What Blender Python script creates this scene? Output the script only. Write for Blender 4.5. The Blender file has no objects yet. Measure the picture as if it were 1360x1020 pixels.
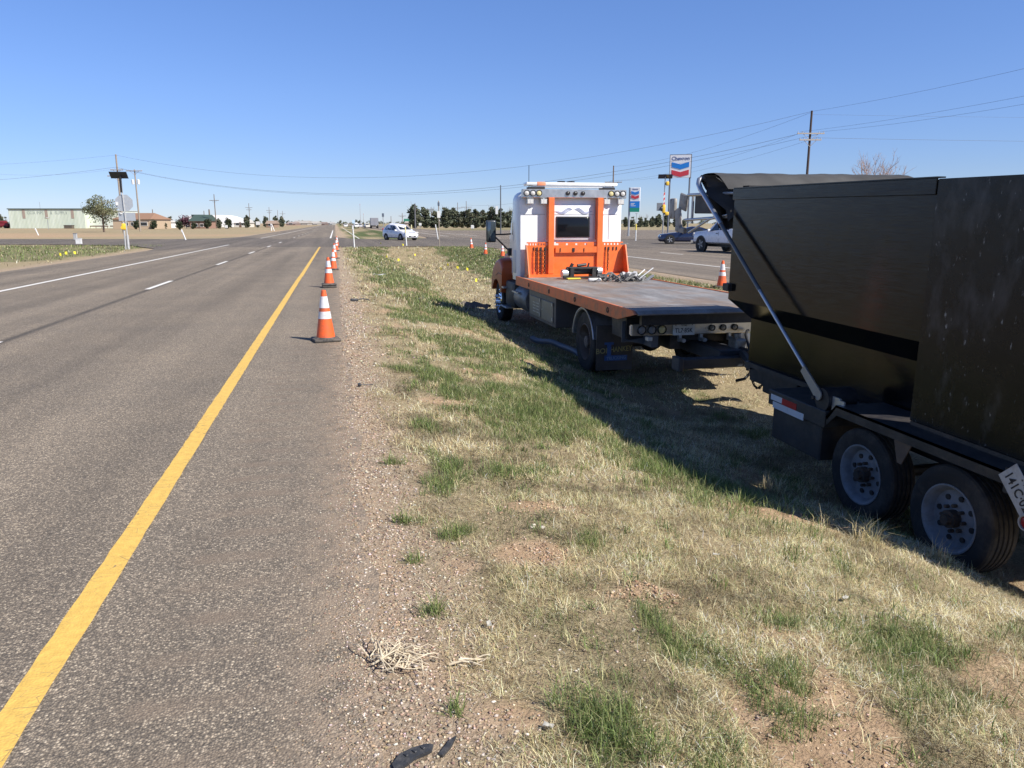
import bpy, bmesh, math, random
import numpy as np
from mathutils import Vector, Matrix, Euler
random.seed(7)
RNG = np.random.default_rng(11)
PI = math.pi
SC = bpy.context.scene
COL = SC.collection
def R(d): return math.radians(d)

# ------------------------------------------------------------------ camera frame
FPX = 1021.0; EYE = 1.63
TH = math.atan(213.5 / FPX)
PS = math.atan(235 * math.cos(TH) / FPX)
def cam_xy(right, fwd):
    return (right * math.cos(PS) + fwd * math.sin(PS), -right * math.sin(PS) + fwd * math.cos(PS))
def spot(u, fwd):            # ground position of something at a given distance ahead
    return cam_xy((u - 680) / FPX * fwd * math.cos(TH), fwd)
def high(v, fwd):            # height of something at that distance
    return EYE + fwd * math.tan(math.atan((510 - v) / FPX) - TH)

# ------------------------------------------------------------------ tagging
def tag(o, label=None, cat=None, group=None, kind=None):
    if label: o['label'] = label
    if cat: o['category'] = cat
    if group: o['group'] = group
    if kind: o['kind'] = kind
    return o
def thing(name, loc, label, cat, group=None, rz=0.0):
    o = bpy.data.objects.new(name, None); COL.objects.link(o)
    o.empty_display_size = 0.2
    o.location = loc; o.rotation_euler = (0, 0, rz)
    return tag(o, label, cat, group)
def copy_tree(o, parent=None):
    c = o.copy(); COL.objects.link(c)
    if parent is not None: c.parent = parent
    for ch in list(o.children): copy_tree(ch, c)
    return c

# ------------------------------------------------------------------ materials
MATS = {}
def nodes(name):
    m = bpy.data.materials.new(name); m.use_nodes = True
    nt = m.node_tree; nt.nodes.clear()
    out = nt.nodes.new('ShaderNodeOutputMaterial'); b = nt.nodes.new('ShaderNodeBsdfPrincipled')
    nt.links.new(b.outputs[0], out.inputs[0])
    return m, nt, b
def nd(nt, typ, ins=None, **kw):
    n = nt.nodes.new(typ)
    for k, v in kw.items(): setattr(n, k, v)
    for k, v in (ins or {}).items():
        s = n.inputs[k]
        if hasattr(v, 'links') or isinstance(v, bpy.types.NodeSocket): nt.links.new(v, s)
        else: s.default_value = v
    return n
def c4(c): return (c[0], c[1], c[2], 1.0)
def mix(nt, fac, a, b, blend='MIX'):
    n = nt.nodes.new('ShaderNodeMix'); n.data_type = 'RGBA'; n.blend_type = blend
    for s, v in ((n.inputs[0], fac), (n.inputs[6], a), (n.inputs[7], b)):
        if isinstance(v, bpy.types.NodeSocket): nt.links.new(v, s)
        else: s.default_value = v if not isinstance(v, tuple) else c4(v)
    return n.outputs[2]
def ramp(nt, fac, stops):
    n = nt.nodes.new('ShaderNodeValToRGB'); nt.links.new(fac, n.inputs[0])
    e = n.color_ramp.elements
    while len(e) < len(stops): e.new(0.5)
    for i, (p, c) in enumerate(stops):
        e[i].position = p; e[i].color = c4(c) if isinstance(c, tuple) else (c, c, c, 1)
    return n.outputs[0]
def M(name, col, rough=0.5, metal=0.0, var=0.12, vs=6.0, dirt=None, da=0.5, ds=3.0, dt=0.5, bump=0.0, bs=40.0, coat=0.0, spec=0.5, emit=None, alpha=None):
    if name in MATS: return MATS[name]
    m, nt, b = nodes(name)
    tc0 = nd(nt, 'ShaderNodeTexCoord').outputs['Object']; oi = nd(nt, 'ShaderNodeObjectInfo')
    tc = nd(nt, 'ShaderNodeVectorMath', {0: tc0, 1: nd(nt, 'ShaderNodeMath', {0: oi.outputs['Random'], 1: 40.0}, operation='MULTIPLY').outputs[0]}, operation='ADD').outputs[0]
    n1 = nd(nt, 'ShaderNodeTexNoise', {'Vector': tc, 'Scale': vs, 'Detail': 6.0, 'Roughness': 0.65})
    lo = tuple(max(0, c * (1 - var)) for c in col); hi = tuple(min(1, c * (1 + var)) for c in col)
    c = ramp(nt, n1.outputs[0], [(0.3, lo), (0.7, hi)])
    if dirt:
        n2 = nd(nt, 'ShaderNodeTexNoise', {'Vector': tc, 'Scale': ds, 'Detail': 9.0, 'Roughness': 0.72})
        f = ramp(nt, n2.outputs[0], [(dt - 0.04, 0.0), (dt + 0.14, da)])
        c = mix(nt, f, c, dirt)
    nt.links.new(c, b.inputs['Base Color'])
    rr = nd(nt, 'ShaderNodeMapRange', {'Value': n1.outputs[0], 'From Min': 0.3, 'From Max': 0.7, 'To Min': max(0.02, rough * 0.85), 'To Max': min(1, rough * 1.15)})
    nt.links.new(rr.outputs[0], b.inputs['Roughness'])
    b.inputs['Metallic'].default_value = metal
    b.inputs['Specular IOR Level'].default_value = spec
    if coat: b.inputs['Coat Weight'].default_value = coat; b.inputs['Coat Roughness'].default_value = 0.06
    if bump:
        n3 = nd(nt, 'ShaderNodeTexNoise', {'Vector': tc, 'Scale': bs, 'Detail': 4.0})
        bp = nd(nt, 'ShaderNodeBump', {'Height': n3.outputs[0], 'Strength': bump, 'Distance': 0.01})
        nt.links.new(bp.outputs[0], b.inputs['Normal'])
    if emit:
        b.inputs['Emission Color'].default_value = c4(emit[:3]); b.inputs['Emission Strength'].default_value = emit[3]
    MATS[name] = m
    return m

# ------------------------------------------------------------------ mesh builder
ORG = [None]      # world position of the thing being built: its parts are written in world metres
class MB:
    def __init__(self): self.bm = bmesh.new(); self.mi = 0
    def _mat(self, fs):
        for f in fs: f.material_index = self.mi
    def box(self, c, s, rot=None, bev=0.0, seg=1):
        mtx = Matrix.Translation(c)
        if rot: mtx = mtx @ Euler(rot).to_matrix().to_4x4()
        mtx = mtx @ Matrix.Diagonal((s[0], s[1], s[2], 1))
        n0 = set(self.bm.faces)
        r = bmesh.ops.create_cube(self.bm, size=1.0, matrix=mtx)
        if bev:
            es = list({e for v in r['verts'] for e in v.link_edges})
            bmesh.ops.bevel(self.bm, geom=es, offset=min(bev, 0.45 * min(s)), segments=seg, affect='EDGES', profile=0.5)
        self._mat([f for f in self.bm.faces if f not in n0])
        return self
    def b(self, x0, x1, y0, y1, z0, z1, bev=0.0, seg=1):
        return self.box(((x0 + x1) / 2, (y0 + y1) / 2, (z0 + z1) / 2), (abs(x1 - x0), abs(y1 - y0), abs(z1 - z0)), None, bev, seg)
    def prism(self, pts, axis, a0, a1):      # 2-D outline swept along an axis; pts in the two other axes, in xyz order
        bm = self.bm
        def P(p, a):
            if axis == 'x': return (a, p[0], p[1])
            if axis == 'y': return (p[0], a, p[1])
            return (p[0], p[1], a)
        A = [bm.verts.new(P(p, a0)) for p in pts]; B = [bm.verts.new(P(p, a1)) for p in pts]
        n = len(pts); fs = []
        for i in range(n):
            j = (i + 1) % n
            fs.append(bm.faces.new((A[i], A[j], B[j], B[i])))
        fs.append(bm.faces.new(A[::-1])); fs.append(bm.faces.new(B))
        self._mat(fs); return self
    def tube(self, pts, r, n=8, cap=True):
        bm = self.bm; pts = [Vector(p) for p in pts]
        rs = r if isinstance(r, (list, tuple)) else [r] * len(pts)
        rings = []; up = Vector((0, 0, 1)); prev = None
        for i, p in enumerate(pts):
            t = (pts[min(i + 1, len(pts) - 1)] - pts[max(i - 1, 0)]).normalized()
            if prev is None:
                a = up if abs(t.z) < 0.9 else Vector((1, 0, 0))
                u = t.cross(a).normalized()
            else:
                u = (prev - t * prev.dot(t)).normalized()
            w = t.cross(u); prev = u
            rings.append([bm.verts.new(p + (u * math.cos(2 * PI * k / n) + w * math.sin(2 * PI * k / n)) * rs[i]) for k in range(n)])
        fs = []
        for a, b2 in zip(rings, rings[1:]):
            for k in range(n): fs.append(bm.faces.new((a[k], a[(k + 1) % n], b2[(k + 1) % n], b2[k])))
        if cap:
            fs.append(bm.faces.new(rings[0][::-1])); fs.append(bm.faces.new(rings[-1]))
        self._mat(fs); return self
    def cyl(self, p0, p1, r, n=16, r1=None): return self.tube([p0, p1], [r, r if r1 is None else r1], n)
    def lathe(self, prof, c=(0, 0, 0), axis='z', n=24, close=False):   # prof: (radius, along)
        bm = self.bm; rings = []; c = Vector(c)
        for (r, a) in prof:
            ring = []
            for k in range(n):
                t = 2 * PI * k / n; x, y = max(r, 1e-4) * math.cos(t), max(r, 1e-4) * math.sin(t)
                v = {'z': (x, y, a), 'x': (a, x, y), 'y': (x, a, y)}[axis]
                ring.append(bm.verts.new(c + Vector(v)))
            rings.append(ring)
        fs = []; m = len(rings)
        for i in range(m if close else m - 1):
            a, b2 = rings[i], rings[(i + 1) % m]
            for k in range(n): fs.append(bm.faces.new((a[k], a[(k + 1) % n], b2[(k + 1) % n], b2[k])))
        self._mat(fs); return self
    def poly(self, pts):
        f = self.bm.faces.new([self.bm.verts.new(p) for p in pts]); self._mat([f]); return self
    def grid(self, P):                        # P[i][j] points
        V = [[self.bm.verts.new(p) for p in row] for row in P]; fs = []
        for i in range(len(V) - 1):
            for j in range(len(V[0]) - 1): fs.append(self.bm.faces.new((V[i][j], V[i + 1][j], V[i + 1][j + 1], V[i][j + 1])))
        self._mat(fs); return self
    def text(self, s, size, mtx, ext=0.002, bold=0.0, sx=1.0):
        cu = bpy.data.curves.new('lettering', 'FONT'); cu.body = s; cu.size = size; cu.extrude = ext; cu.align_x = 'CENTER'; cu.align_y = 'CENTER'; cu.offset = bold; cu.resolution_u = 3
        ob = bpy.data.objects.new('lettering', cu); COL.objects.link(ob)
        dg = bpy.context.evaluated_depsgraph_get(); me = bpy.data.meshes.new_from_object(ob.evaluated_get(dg))
        me.transform(mtx @ Matrix.Diagonal((sx, 1, 1, 1)))
        n0 = set(self.bm.faces); self.bm.from_mesh(me); self._mat([f for f in self.bm.faces if f not in n0])
        bpy.data.objects.remove(ob); bpy.data.curves.remove(cu); bpy.data.meshes.remove(me)
        return self
    def solidify(self, t):
        bmesh.ops.recalc_face_normals(self.bm, faces=self.bm.faces[:])
        bmesh.ops.solidify(self.bm, geom=self.bm.faces[:], thickness=t); return self
    def jitter(self, a):
        for v in self.bm.verts: v.co += Vector((random.uniform(-a, a), random.uniform(-a, a), random.uniform(-a, a)))
        return self
    def build(self, name, mat, parent=None, smooth=35, loc=None):
        if parent is not None and ORG[0] is not None: bmesh.ops.translate(self.bm, verts=self.bm.verts[:], vec=-ORG[0])
        bmesh.ops.recalc_face_normals(self.bm, faces=self.bm.faces[:])
        me = bpy.data.meshes.new(name); self.bm.to_mesh(me); self.bm.free()
        for m in (mat if isinstance(mat, (list, tuple)) else [mat]): me.materials.append(m)
        if smooth:
            me.shade_smooth(); me.set_sharp_from_angle(angle=R(smooth))
        o = bpy.data.objects.new(name, me); COL.objects.link(o)
        if parent is not None: o.parent = parent
        if loc: o.location = loc
        return o
def face_mtx(origin, right, up):              # text plane: x -> right, y -> up
    r = Vector(right).normalized(); u = Vector(up).normalized(); n = r.cross(u)
    m = Matrix((r, u, n)).transposed().to_4x4(); m.translation = Vector(origin); return m

def np_mesh(name, verts, tris, mat, cols=None, smooth=False):
    me = bpy.data.meshes.new(name)
    nv, nf = len(verts), len(tris)
    me.vertices.add(nv); me.vertices.foreach_set('co', np.ascontiguousarray(verts, dtype=np.float32).ravel())
    k = tris.shape[1]
    me.loops.add(nf * k); me.loops.foreach_set('vertex_index', np.ascontiguousarray(tris, dtype=np.int32).ravel())
    me.polygons.add(nf); me.polygons.foreach_set('loop_start', np.arange(nf, dtype=np.int32) * k)
    if cols is not None:
        a = me.color_attributes.new('tone', 'FLOAT_COLOR', 'POINT')
        a.data.foreach_set('color', np.ascontiguousarray(cols, dtype=np.float32).ravel())
    me.update(calc_edges=True); me.validate()
    if smooth: me.shade_smooth()
    me.materials.append(mat)
    o = bpy.data.objects.new(name, me); COL.objects.link(o); return o

# ------------------------------------------------------------------ smooth value noise
def vnoise(x, y, seed=0):
    x = np.asarray(x, dtype=np.float64); y = np.asarray(y, dtype=np.float64)
    xi = np.floor(x).astype(np.int64); yi = np.floor(y).astype(np.int64); fx = x - xi; fy = y - yi
    def h(a, b2):
        n = (a * 374761393 + b2 * 668265263 + seed * 144665) & 0x7fffffff
        n = ((n ^ (n >> 13)) * 1274126177) & 0x7fffffff
        return ((n ^ (n >> 16)) & 0xffff) / 65535.0
    u = fx * fx * (3 - 2 * fx); w = fy * fy * (3 - 2 * fy)
    return (h(xi, yi) * (1 - u) + h(xi + 1, yi) * u) * (1 - w) + (h(xi, yi + 1) * (1 - u) + h(xi + 1, yi + 1) * u) * w
def fbm(x, y, seed=0, oct=4):
    s = 0; a = 0.5; t = 0
    for i in range(oct):
        s = s + a * vnoise(np.asarray(x) * 2 ** i, np.asarray(y) * 2 ** i, seed + i * 17); t += a; a *= 0.55
    return s / t
def sstep(a, b, x):
    t = np.clip((np.asarray(x, dtype=np.float64) - a) / (b - a), 0, 1); return t * t * (3 - 2 * t)
# ================================================================== world, sun, camera
SUN_EL, SUN_AZ = 45.5, 134.4          # azimuth clockwise from +Y (the way the road runs)
w = bpy.data.worlds.new('World'); SC.world = w; w.use_nodes = True
wn = w.node_tree; bg = wn.nodes['Background']
sky = wn.nodes.new('ShaderNodeTexSky'); sky.sky_type = 'NISHITA'; sky.sun_disc = False
sky.sun_elevation = R(SUN_EL); sky.sun_rotation = R(SUN_AZ); sky.altitude = 1200; sky.air_density = 1.0; sky.dust_density = 0.0; sky.ozone_density = 5.0
wtc = wn.nodes.new('ShaderNodeTexCoord'); wsx = wn.nodes.new('ShaderNodeSeparateXYZ'); wn.links.new(wtc.outputs['Generated'], wsx.inputs[0])
air = ramp(wn, wsx.outputs[2], [(0.0, (.42, .45, .60)), (.06, (.46, .48, .62)), (.15, (.53, .56, .71)), (.28, (.57, .63, .80)), (.55, (.44, .48, .59))])
wn.links.new(mix(wn, 1.0, sky.outputs[0], air, 'MULTIPLY'), bg.inputs[0]); bg.inputs[1].default_value = 0.13
sl = bpy.data.lights.new('sun', 'SUN'); sl.energy = 4.7; sl.angle = R(0.53); sl.color = (1.0, 0.95, 0.87)
so = bpy.data.objects.new('sun', sl); COL.objects.link(so)
sd = Vector((math.sin(R(SUN_AZ)) * math.cos(R(SUN_EL)), math.cos(R(SUN_AZ)) * math.cos(R(SUN_EL)), math.sin(R(SUN_EL))))
so.rotation_euler = sd.to_track_quat('Z', 'Y').to_euler(); so.location = sd * 60
cd = bpy.data.cameras.new('camera'); co = bpy.data.objects.new('camera', cd); COL.objects.link(co)
cd.sensor_width = 36; cd.lens = FPX / 1360 * 36; cd.clip_start = 0.05; cd.clip_end = 20000
co.location = (0, 0, EYE); co.rotation_euler = (PI / 2 - TH, 0, -PS)
SC.camera = co
vs = SC.view_settings; vs.view_transform = 'Standard'; vs.look = 'None'; vs.exposure = 0.62; vs.gamma = 1.0

# ================================================================== terrain
XN = [0, .5, 1, 2, 2.85, 3.4, 3.85, 4.12, 5, 6.3, 7.5, 9.2, 10.3]
ZN = [0, -.02, -.05, -.15, -.30, -.42, -.55, -.745, -.80, -.80, -.62, -.12, -.02]
XF = [0, .5, 1, 2, 2.5, 3, 3.5, 4, 4.4, 6.3, 7.5, 9.2, 10.3]
ZF = [0, -.02, -.06, -.25, -.36, -.50, -.63, -.765, -.80, -.80, -.60, -.12, -.02]
def gbase(x, y):
    x = np.asarray(x, dtype=np.float64); y = np.asarray(y, dtype=np.float64)
    t = sstep(3.6, 6.6, y)
    z = np.interp(x, XN, ZN) * (1 - t) + np.interp(x, XF, ZF) * t
    k = 1 - sstep(49 - .9 * sstep(6, 10, x) * 4, 55.5 - .9 * sstep(6, 10, x) * 4, y) * (1 - 0.6 * sstep(86, 96, y))
    z = z * k
    inmed = (x > 0) & (x < 10.3)
    return np.where(inmed, z, 0.0)
def gz(x, y):
    x = np.asarray(x, dtype=np.float64); y = np.asarray(y, dtype=np.float64)
    z = gbase(x, y)
    m = sstep(0.15, 1.0, x) * (1 - sstep(9.3, 10.2, x)) * (1 - sstep(52, 56, y))
    z = z + m * ((fbm(x * 2.2, y * 2.2, 5) - 0.5) * 0.10 + (fbm(x * 9, y * 9, 9, 3) - 0.5) * 0.035)
    road = ((x > -11.25) & (x < -0.02)) | ((x > 10.75) & (x < 24.0))
    z = np.where(road, -0.06, z)
    left = x < -11.25
    z = np.where(left, -0.03 + (fbm(x * .5, y * .5, 3) - .5) * 0.05 * sstep(11.5, 13, -x) , z)
    right = x > 24.0
    z = np.where(right, -0.04, z)
    # crossing, lot: keep the ground under the paving
    yn = 62 - .25 * x; yf = 84 - .25 * x
    cr = (y > yn - 9) & (y < yf + 14) & ((x > -60) & (x < 60))
    z = np.where(cr, np.minimum(z, -0.05), z)
    lot = (x > 24) & (y < 200) & (y > 20)
    z = np.where(lot, -0.06, z)
    return z
SOIL = [(1.23, 4.28, .24, .15), (.95, 3.58, .22, .15), (2.92, 4.4, .42, .18), (1.35, 3.11, .18, .09), (1.62, 2.15, .30, .36), (.42, 2.32, .16, .12), (.55, 3.5, .18, .1), (1.0, 7.2, .3, .2), (1.7, 9.2, .25, .3)]
GREEN = [(.78, 2.22, .20, .22), (2.72, 5.0, .34, .62), (2.46, 2.63, .34, .26), (1.95, 2.85, .22, .18), (.34, 3.04, .055, .055), (.53, 3.84, .10, .09), (.29, 3.56, .06, .05), (.72, 3.9, .1, .08), (.85, 3.25, .16, .12), (.9, 2.85, .14, .1), (.33, 2.33, .05, .05),
         (.3, 4.1, .08, .06), (1.05, 5.0, .16, .16), (2.35, 6.4, .3, .6), (1.9, 7.2, .35, .6), (1.25, 3.75, .1, .1), (1.7, 2.45, .13, .12), (2.4, 8.6, .4, .8), (1.75, 9.6, .35, .6), (1.35, 6.1, .22, .25), (2.15, 11.3, .4, .9), (3.3, 2.75, .22, .2), (.32, 5.2, .1, .08), (.62, 6.2, .13, .13)]
def masks(x, y):
    """green, bare soil and gravel amounts of the verge"""
    x = np.asarray(x, dtype=np.float64); y = np.asarray(y, dtype=np.float64)
    wx = x + (fbm(x * 3, y * 3, 21) - .5) * .35; wy = y + (fbm(x * 3, y * 3, 22) - .5) * .45
    n = fbm(wx * 1.5 + 3, wy * 0.9, 31, 5)
    band = 0.17 * np.exp(-((x - 2.25) / .95) ** 2) * sstep(3.6, 6.5, y) + 0.09 * np.exp(-((x - 1.2) / .5) ** 2) * sstep(3, 7, y) + 0.34 * sstep(6.2, 7.4, x) * sstep(14, 24, y) + 0.05 * sstep(10, 20, y) * sstep(.9, 1.6, x) * (1 - sstep(3.2, 4.4, x)) - 0.10 * np.exp(-((x - 4.6) / 1.1) ** 2) * sstep(16, 26, y)
    n = n * .72 + .28 * fbm(x * 5.5, y * 4.2, 34, 3)
    g = .95 * sstep(.555, .715, n + band - .12 * (1 - sstep(.2, .9, x)) - .05 * (1 - sstep(3, 7, y)))
    for (cx, cy, rx, ry) in GREEN:
        d = ((wx - cx) / rx) ** 2 + ((wy - cy) / ry) ** 2
        g = np.maximum(g, np.exp(-d * 1.3) * (.30 + .95 * sstep(.40, .62, fbm(x * 5, y * 5, 47, 3))))
    s = sstep(.66, .74, fbm(wx * 1.1 + 40, wy * 1.0, 55, 4)) * .8
    for (cx, cy, rx, ry) in SOIL:
        d = ((wx - cx) / rx) ** 2 + ((wy - cy) / ry) ** 2
        s = np.maximum(s, sstep(1.35, .55, d))
    s = np.where(y > 25, s * .4, s)
    gr = 1 - sstep(.16, .72, x + (fbm(x * 4, y * 2.5, 77) - .5) * .55)
    inm = (x > -.02) & (x < 10.8) & (y < 57)
    g = np.where(inm, g, 0); s = np.where(inm, s, 0); gr = np.where(inm, gr, 0)
    gr = np.maximum(gr, np.where(inm, sstep(9.6, 10.4, x), 0))
    # the verge left of the road and the fields
    lf = x < -11.2
    n2 = fbm(x * .35, y * .35, 91, 4)
    gl = .55 * sstep(.44, .66, n2 + .25 * sstep(-11.8, -14, x) * (y < 66) * (y > 40) - .12 * (y < 36) - .18 * (y > 85))
    gl = gl * sstep(-11.6, -13.0, x) * np.where(y > 90, .35, 1)
    g = np.where(lf, gl, g)
    gr = np.where(lf, 1 - sstep(.2, 1.4, -x - 11.2), gr)
    red = lf & (y > 98)
    s = np.where(red, sstep(.35, .6, fbm(x * .02, y * .09, 13, 3) + .30 * np.exp(-((y - 128 + .25 * (x + 40)) / 22) ** 2) - .12) * (x > -160), s)
    far = (x > 0) & (x < 10.6) & (y > 84)
    g = np.where(far, sstep(.42, .55, fbm(x * .3, y * .12, 6)), g)
    gr = np.where(far, np.maximum(1 - sstep(.5, 2.2, x), sstep(9, 10.4, x)), gr)
    rt = x > 24
    g = np.where(rt, sstep(.45, .6, fbm(x * .05, y * .03, 8)) * .5, g)
    return g, s, gr
def axis(parts):
    out = []
    for a, b2, st in parts: out += list(np.arange(a, b2, st))
    return np.array(out)
def geo(a, b2, f):
    o = []; st = f; v = a
    while v < b2: o.append(v); v += st; st *= 1.28
    return np.array(o)
gx = np.concatenate([-geo(14, 6000, .9)[::-1], axis([(-13.9, -11.3, .25), (-11.24, -.1, 2.2)]), axis([(-.06, 4.6, .045), (4.6, 10.8, .16)]), axis([(10.9, 24, 2.5)]), geo(24.05, 6000, 1.0)])
gy = np.concatenate([np.array([-6000, -1500, -300, -80, -30, -10, -3]), axis([(-1, 1.2, .2), (1.2, 8, .05), (8, 16, .1), (16, 30, .22), (30, 58, .5)]), geo(58, 9000, 1.5)])
GX, GY = np.meshgrid(gx, gy, indexing='ij')
GZ = gz(GX, GY)
gg, gs, ggr = masks(GX, GY)
nx, ny = GX.shape
idx = np.arange(nx * ny).reshape(nx, ny)
quads = np.stack([idx[:-1, :-1], idx[1:, :-1], idx[1:, 1:], idx[:-1, 1:]], -1).reshape(-1, 4)
cols = np.stack([gg, gs, ggr, np.ones_like(gg)], -1).reshape(-1, 4)
m, nt, b = nodes('verge_ground')
tc = nd(nt, 'ShaderNodeTexCoord').outputs['Object']
at = nd(nt, 'ShaderNodeAttribute', attribute_name='tone')
sp = nd(nt, 'ShaderNodeSeparateColor', {'Color': at.outputs['Color']})
nA = nd(nt, 'ShaderNodeTexNoise', {'Vector': tc, 'Scale': 38.0, 'Detail': 8.0, 'Roughness': .7})
nB = nd(nt, 'ShaderNodeTexNoise', {'Vector': tc, 'Scale': 2.2, 'Detail': 7.0, 'Roughness': .7})
nC = nd(nt, 'ShaderNodeTexNoise', {'Vector': tc, 'Scale': 9.0, 'Detail': 8.0, 'Roughness': .75})
vo = nd(nt, 'ShaderNodeTexVoronoi', {'Vector': tc, 'Scale': 85.0})
dry = ramp(nt, nA.outputs[0], [(.28, (.11, .082, .05)), (.5, (.31, .25, .15)), (.72, (.52, .44, .28))])
dry = mix(nt, ramp(nt, nB.outputs[0], [(.4, 0.0), (.65, .5)]), dry, (.31, .24, .15))
grn = ramp(nt, nA.outputs[0], [(.3, (.04, .05, .02)), (.55, (.10, .125, .045)), (.75, (.22, .21, .10))])
soil = ramp(nt, nC.outputs[0], [(.3, (.25, .165, .10)), (.55, (.42, .295, .185)), (.75, (.54, .41, .28))])
grv = ramp(nt, vo.outputs['Color'], [(.1, (.15, .115, .085)), (.5, (.34, .265, .19)), (.95, (.50, .41, .31))])
grv = mix(nt, ramp(nt, nB.outputs[0], [(.42, 0.0), (.62, .8)]), grv, mix(nt, nC.outputs[0], (.32, .225, .145), (.50, .375, .26)))
c = mix(nt, sp.outputs[0], dry, grn)
c = mix(nt, sp.outputs[1], c, soil)
c = mix(nt, sp.outputs[2], c, grv)
nt.links.new(c, b.inputs['Base Color']); b.inputs['Roughness'].default_value = .95; b.inputs['Specular IOR Level'].default_value = .15
bp = nd(nt, 'ShaderNodeBump', {'Height': nA.outputs[0], 'Strength': .9, 'Distance': .02})
bp2 = nd(nt, 'ShaderNodeBump', {'Height': vo.outputs['Distance'], 'Strength': .5, 'Distance': .008, 'Normal': bp.outputs[0]})
nt.links.new(bp2.outputs[0], b.inputs['Normal'])
ground = np_mesh('ground', np.stack([GX, GY, GZ], -1).reshape(-1, 3), quads, m, cols, smooth=True)
tag(ground, kind='structure')

# ================================================================== paving
def asphalt(name, tint, stone=1.0, rumble=False, dark=0.0):
    m, nt, b = nodes(name)
    tc = nd(nt, 'ShaderNodeTexCoord').outputs['Object']
    v1 = nd(nt, 'ShaderNodeTexVoronoi', {'Vector': tc, 'Scale': 108.0, 'Randomness': 1.0})
    v2 = nd(nt, 'ShaderNodeTexVoronoi', {'Vector': tc, 'Scale': 290.0})
    sv = nd(nt, 'ShaderNodeSeparateColor', {'Color': v1.outputs['Color']})
    sv2 = nd(nt, 'ShaderNodeSeparateColor', {'Color': v2.outputs['Color']})
    st = ramp(nt, sv.outputs[0], [(.0, (.052, .046, .042)), (.35, (.10, .088, .078)), (.62, (.165, .142, .12)), (.82, (.24, .20, .165)), (.97, (.46, .405, .34))])
    st2 = ramp(nt, sv2.outputs[1], [(.0, (.05, .045, .041)), (.6, (.13, .115, .10)), (.95, (.30, .26, .22))])
    c = mix(nt, .42, st, st2)
    edge = ramp(nt, v1.outputs['Distance'], [(.25, 0.0), (.75, .66)])
    c = mix(nt, edge, c, (.045, .04, .037))
    # wear: long lighter and darker lanes, patches
    mp = nd(nt, 'ShaderNodeMapping', {'Vector': tc, 'Scale': (1.1, .03, 1)})
    nl = nd(nt, 'ShaderNodeTexNoise', {'Vector': mp.outputs[0], 'Scale': 1.0, 'Detail': 4.0})
    npat = nd(nt, 'ShaderNodeTexNoise', {'Vector': tc, 'Scale': .55, 'Detail': 8.0, 'Roughness': .7})
    k = ramp(nt, nl.outputs[0], [(.35, (.80, .80, .80)), (.65, (1.19, 1.18, 1.16))])
    c = mix(nt, 1.0, c, k, 'MULTIPLY')
    k2 = ramp(nt, npat.outputs[0], [(.3, (.86, .87, .88)), (.7, (1.16, 1.14, 1.10))])
    c = mix(nt, 1.0, c, k2, 'MULTIPLY')
    c = mix(nt, 1.0, c, tint, 'MULTIPLY')
    h = v1.outputs['Distance']
    if rumble:
        sx = nd(nt, 'ShaderNodeSeparateXYZ', {'Vector': tc})
        wv = nd(nt, 'ShaderNodeMath', {0: nd(nt, 'ShaderNodeMath', {0: sx.outputs[1], 1: 2 * PI / .31}, operation='MULTIPLY').outputs[0]}, operation='SINE')
        yv = ramp(nt, nd(nt, 'ShaderNodeMapRange', {'Value': wv.outputs[0], 'From Min': -1.0, 'From Max': 1.0}).outputs[0], [(.5, 0.0), (.95, 1.0)])
        xm = nd(nt, 'ShaderNodeMapRange', {'Value': sx.outputs[0], 'From Min': -.86, 'From Max': -.70}, interpolation_type='SMOOTHSTEP')
        xm2 = nd(nt, 'ShaderNodeMapRange', {'Value': sx.outputs[0], 'From Min': -.22, 'From Max': -.42}, interpolation_type='SMOOTHSTEP')
        f = nd(nt, 'ShaderNodeMath', {0: yv, 1: nd(nt, 'ShaderNodeMath', {0: xm.outputs[0], 1: xm2.outputs[0]}, operation='MULTIPLY').outputs[0]}, operation='MULTIPLY').outputs[0]
        nz = ramp(nt, nd(nt, 'ShaderNodeTexNoise', {'Vector': tc, 'Scale': 2.6, 'Detail': 8.0, 'Roughness': .75}).outputs[0], [(.36, .0), (.60, .72)])
        f = nd(nt, 'ShaderNodeMath', {0: f, 1: nz}, operation='MULTIPLY').outputs[0]
        c = mix(nt, f, c, (.20, .155, .115))
        # brown dust along the pavement edge
        ed = nd(nt, 'ShaderNodeMapRange', {'Value': sx.outputs[0], 'From Min': -.34, 'From Max': .0})
        ed2 = nd(nt, 'ShaderNodeMath', {0: ed.outputs[0], 1: ramp(nt, nd(nt, 'ShaderNodeTexNoise', {'Vector': tc, 'Scale': 7.0, 'Detail': 7.0, 'Roughness': .7}).outputs[0], [(.36, .0), (.56, .95)])}, operation='MULTIPLY')
        c = mix(nt, ed2.outputs[0], c, (.30, .23, .165))
        # sealed centre joint: a dark tar line along the lane line
        jn = nd(nt, 'ShaderNodeMath', {0: sx.outputs[0], 1: 4.63}, operation='ADD')
        ja = nd(nt, 'ShaderNodeMath', {0: jn.outputs[0]}, operation='ABSOLUTE')
        jr = nd(nt, 'ShaderNodeMapRange', {'Value': ja.outputs[0], 'From Min': .12, 'From Max': .02})
        jf = nd(nt, 'ShaderNodeMath', {0: jr.outputs[0], 1: ramp(nt, npat.outputs[0], [(.3, .45), (.6, .8)])}, operation='MULTIPLY')
        c = mix(nt, jf.outputs[0], c, (.045, .04, .037))
    nt.links.new(c, b.inputs['Base Color'])
    b.inputs['Roughness'].default_value = .82; b.inputs['Specular IOR Level'].default_value = .3
    bp = nd(nt, 'ShaderNodeBump', {'Height': h, 'Strength': .8, 'Distance': .006}); bp.invert = True
    nt.links.new(bp.outputs[0], b.inputs['Normal'])
    return m
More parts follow.
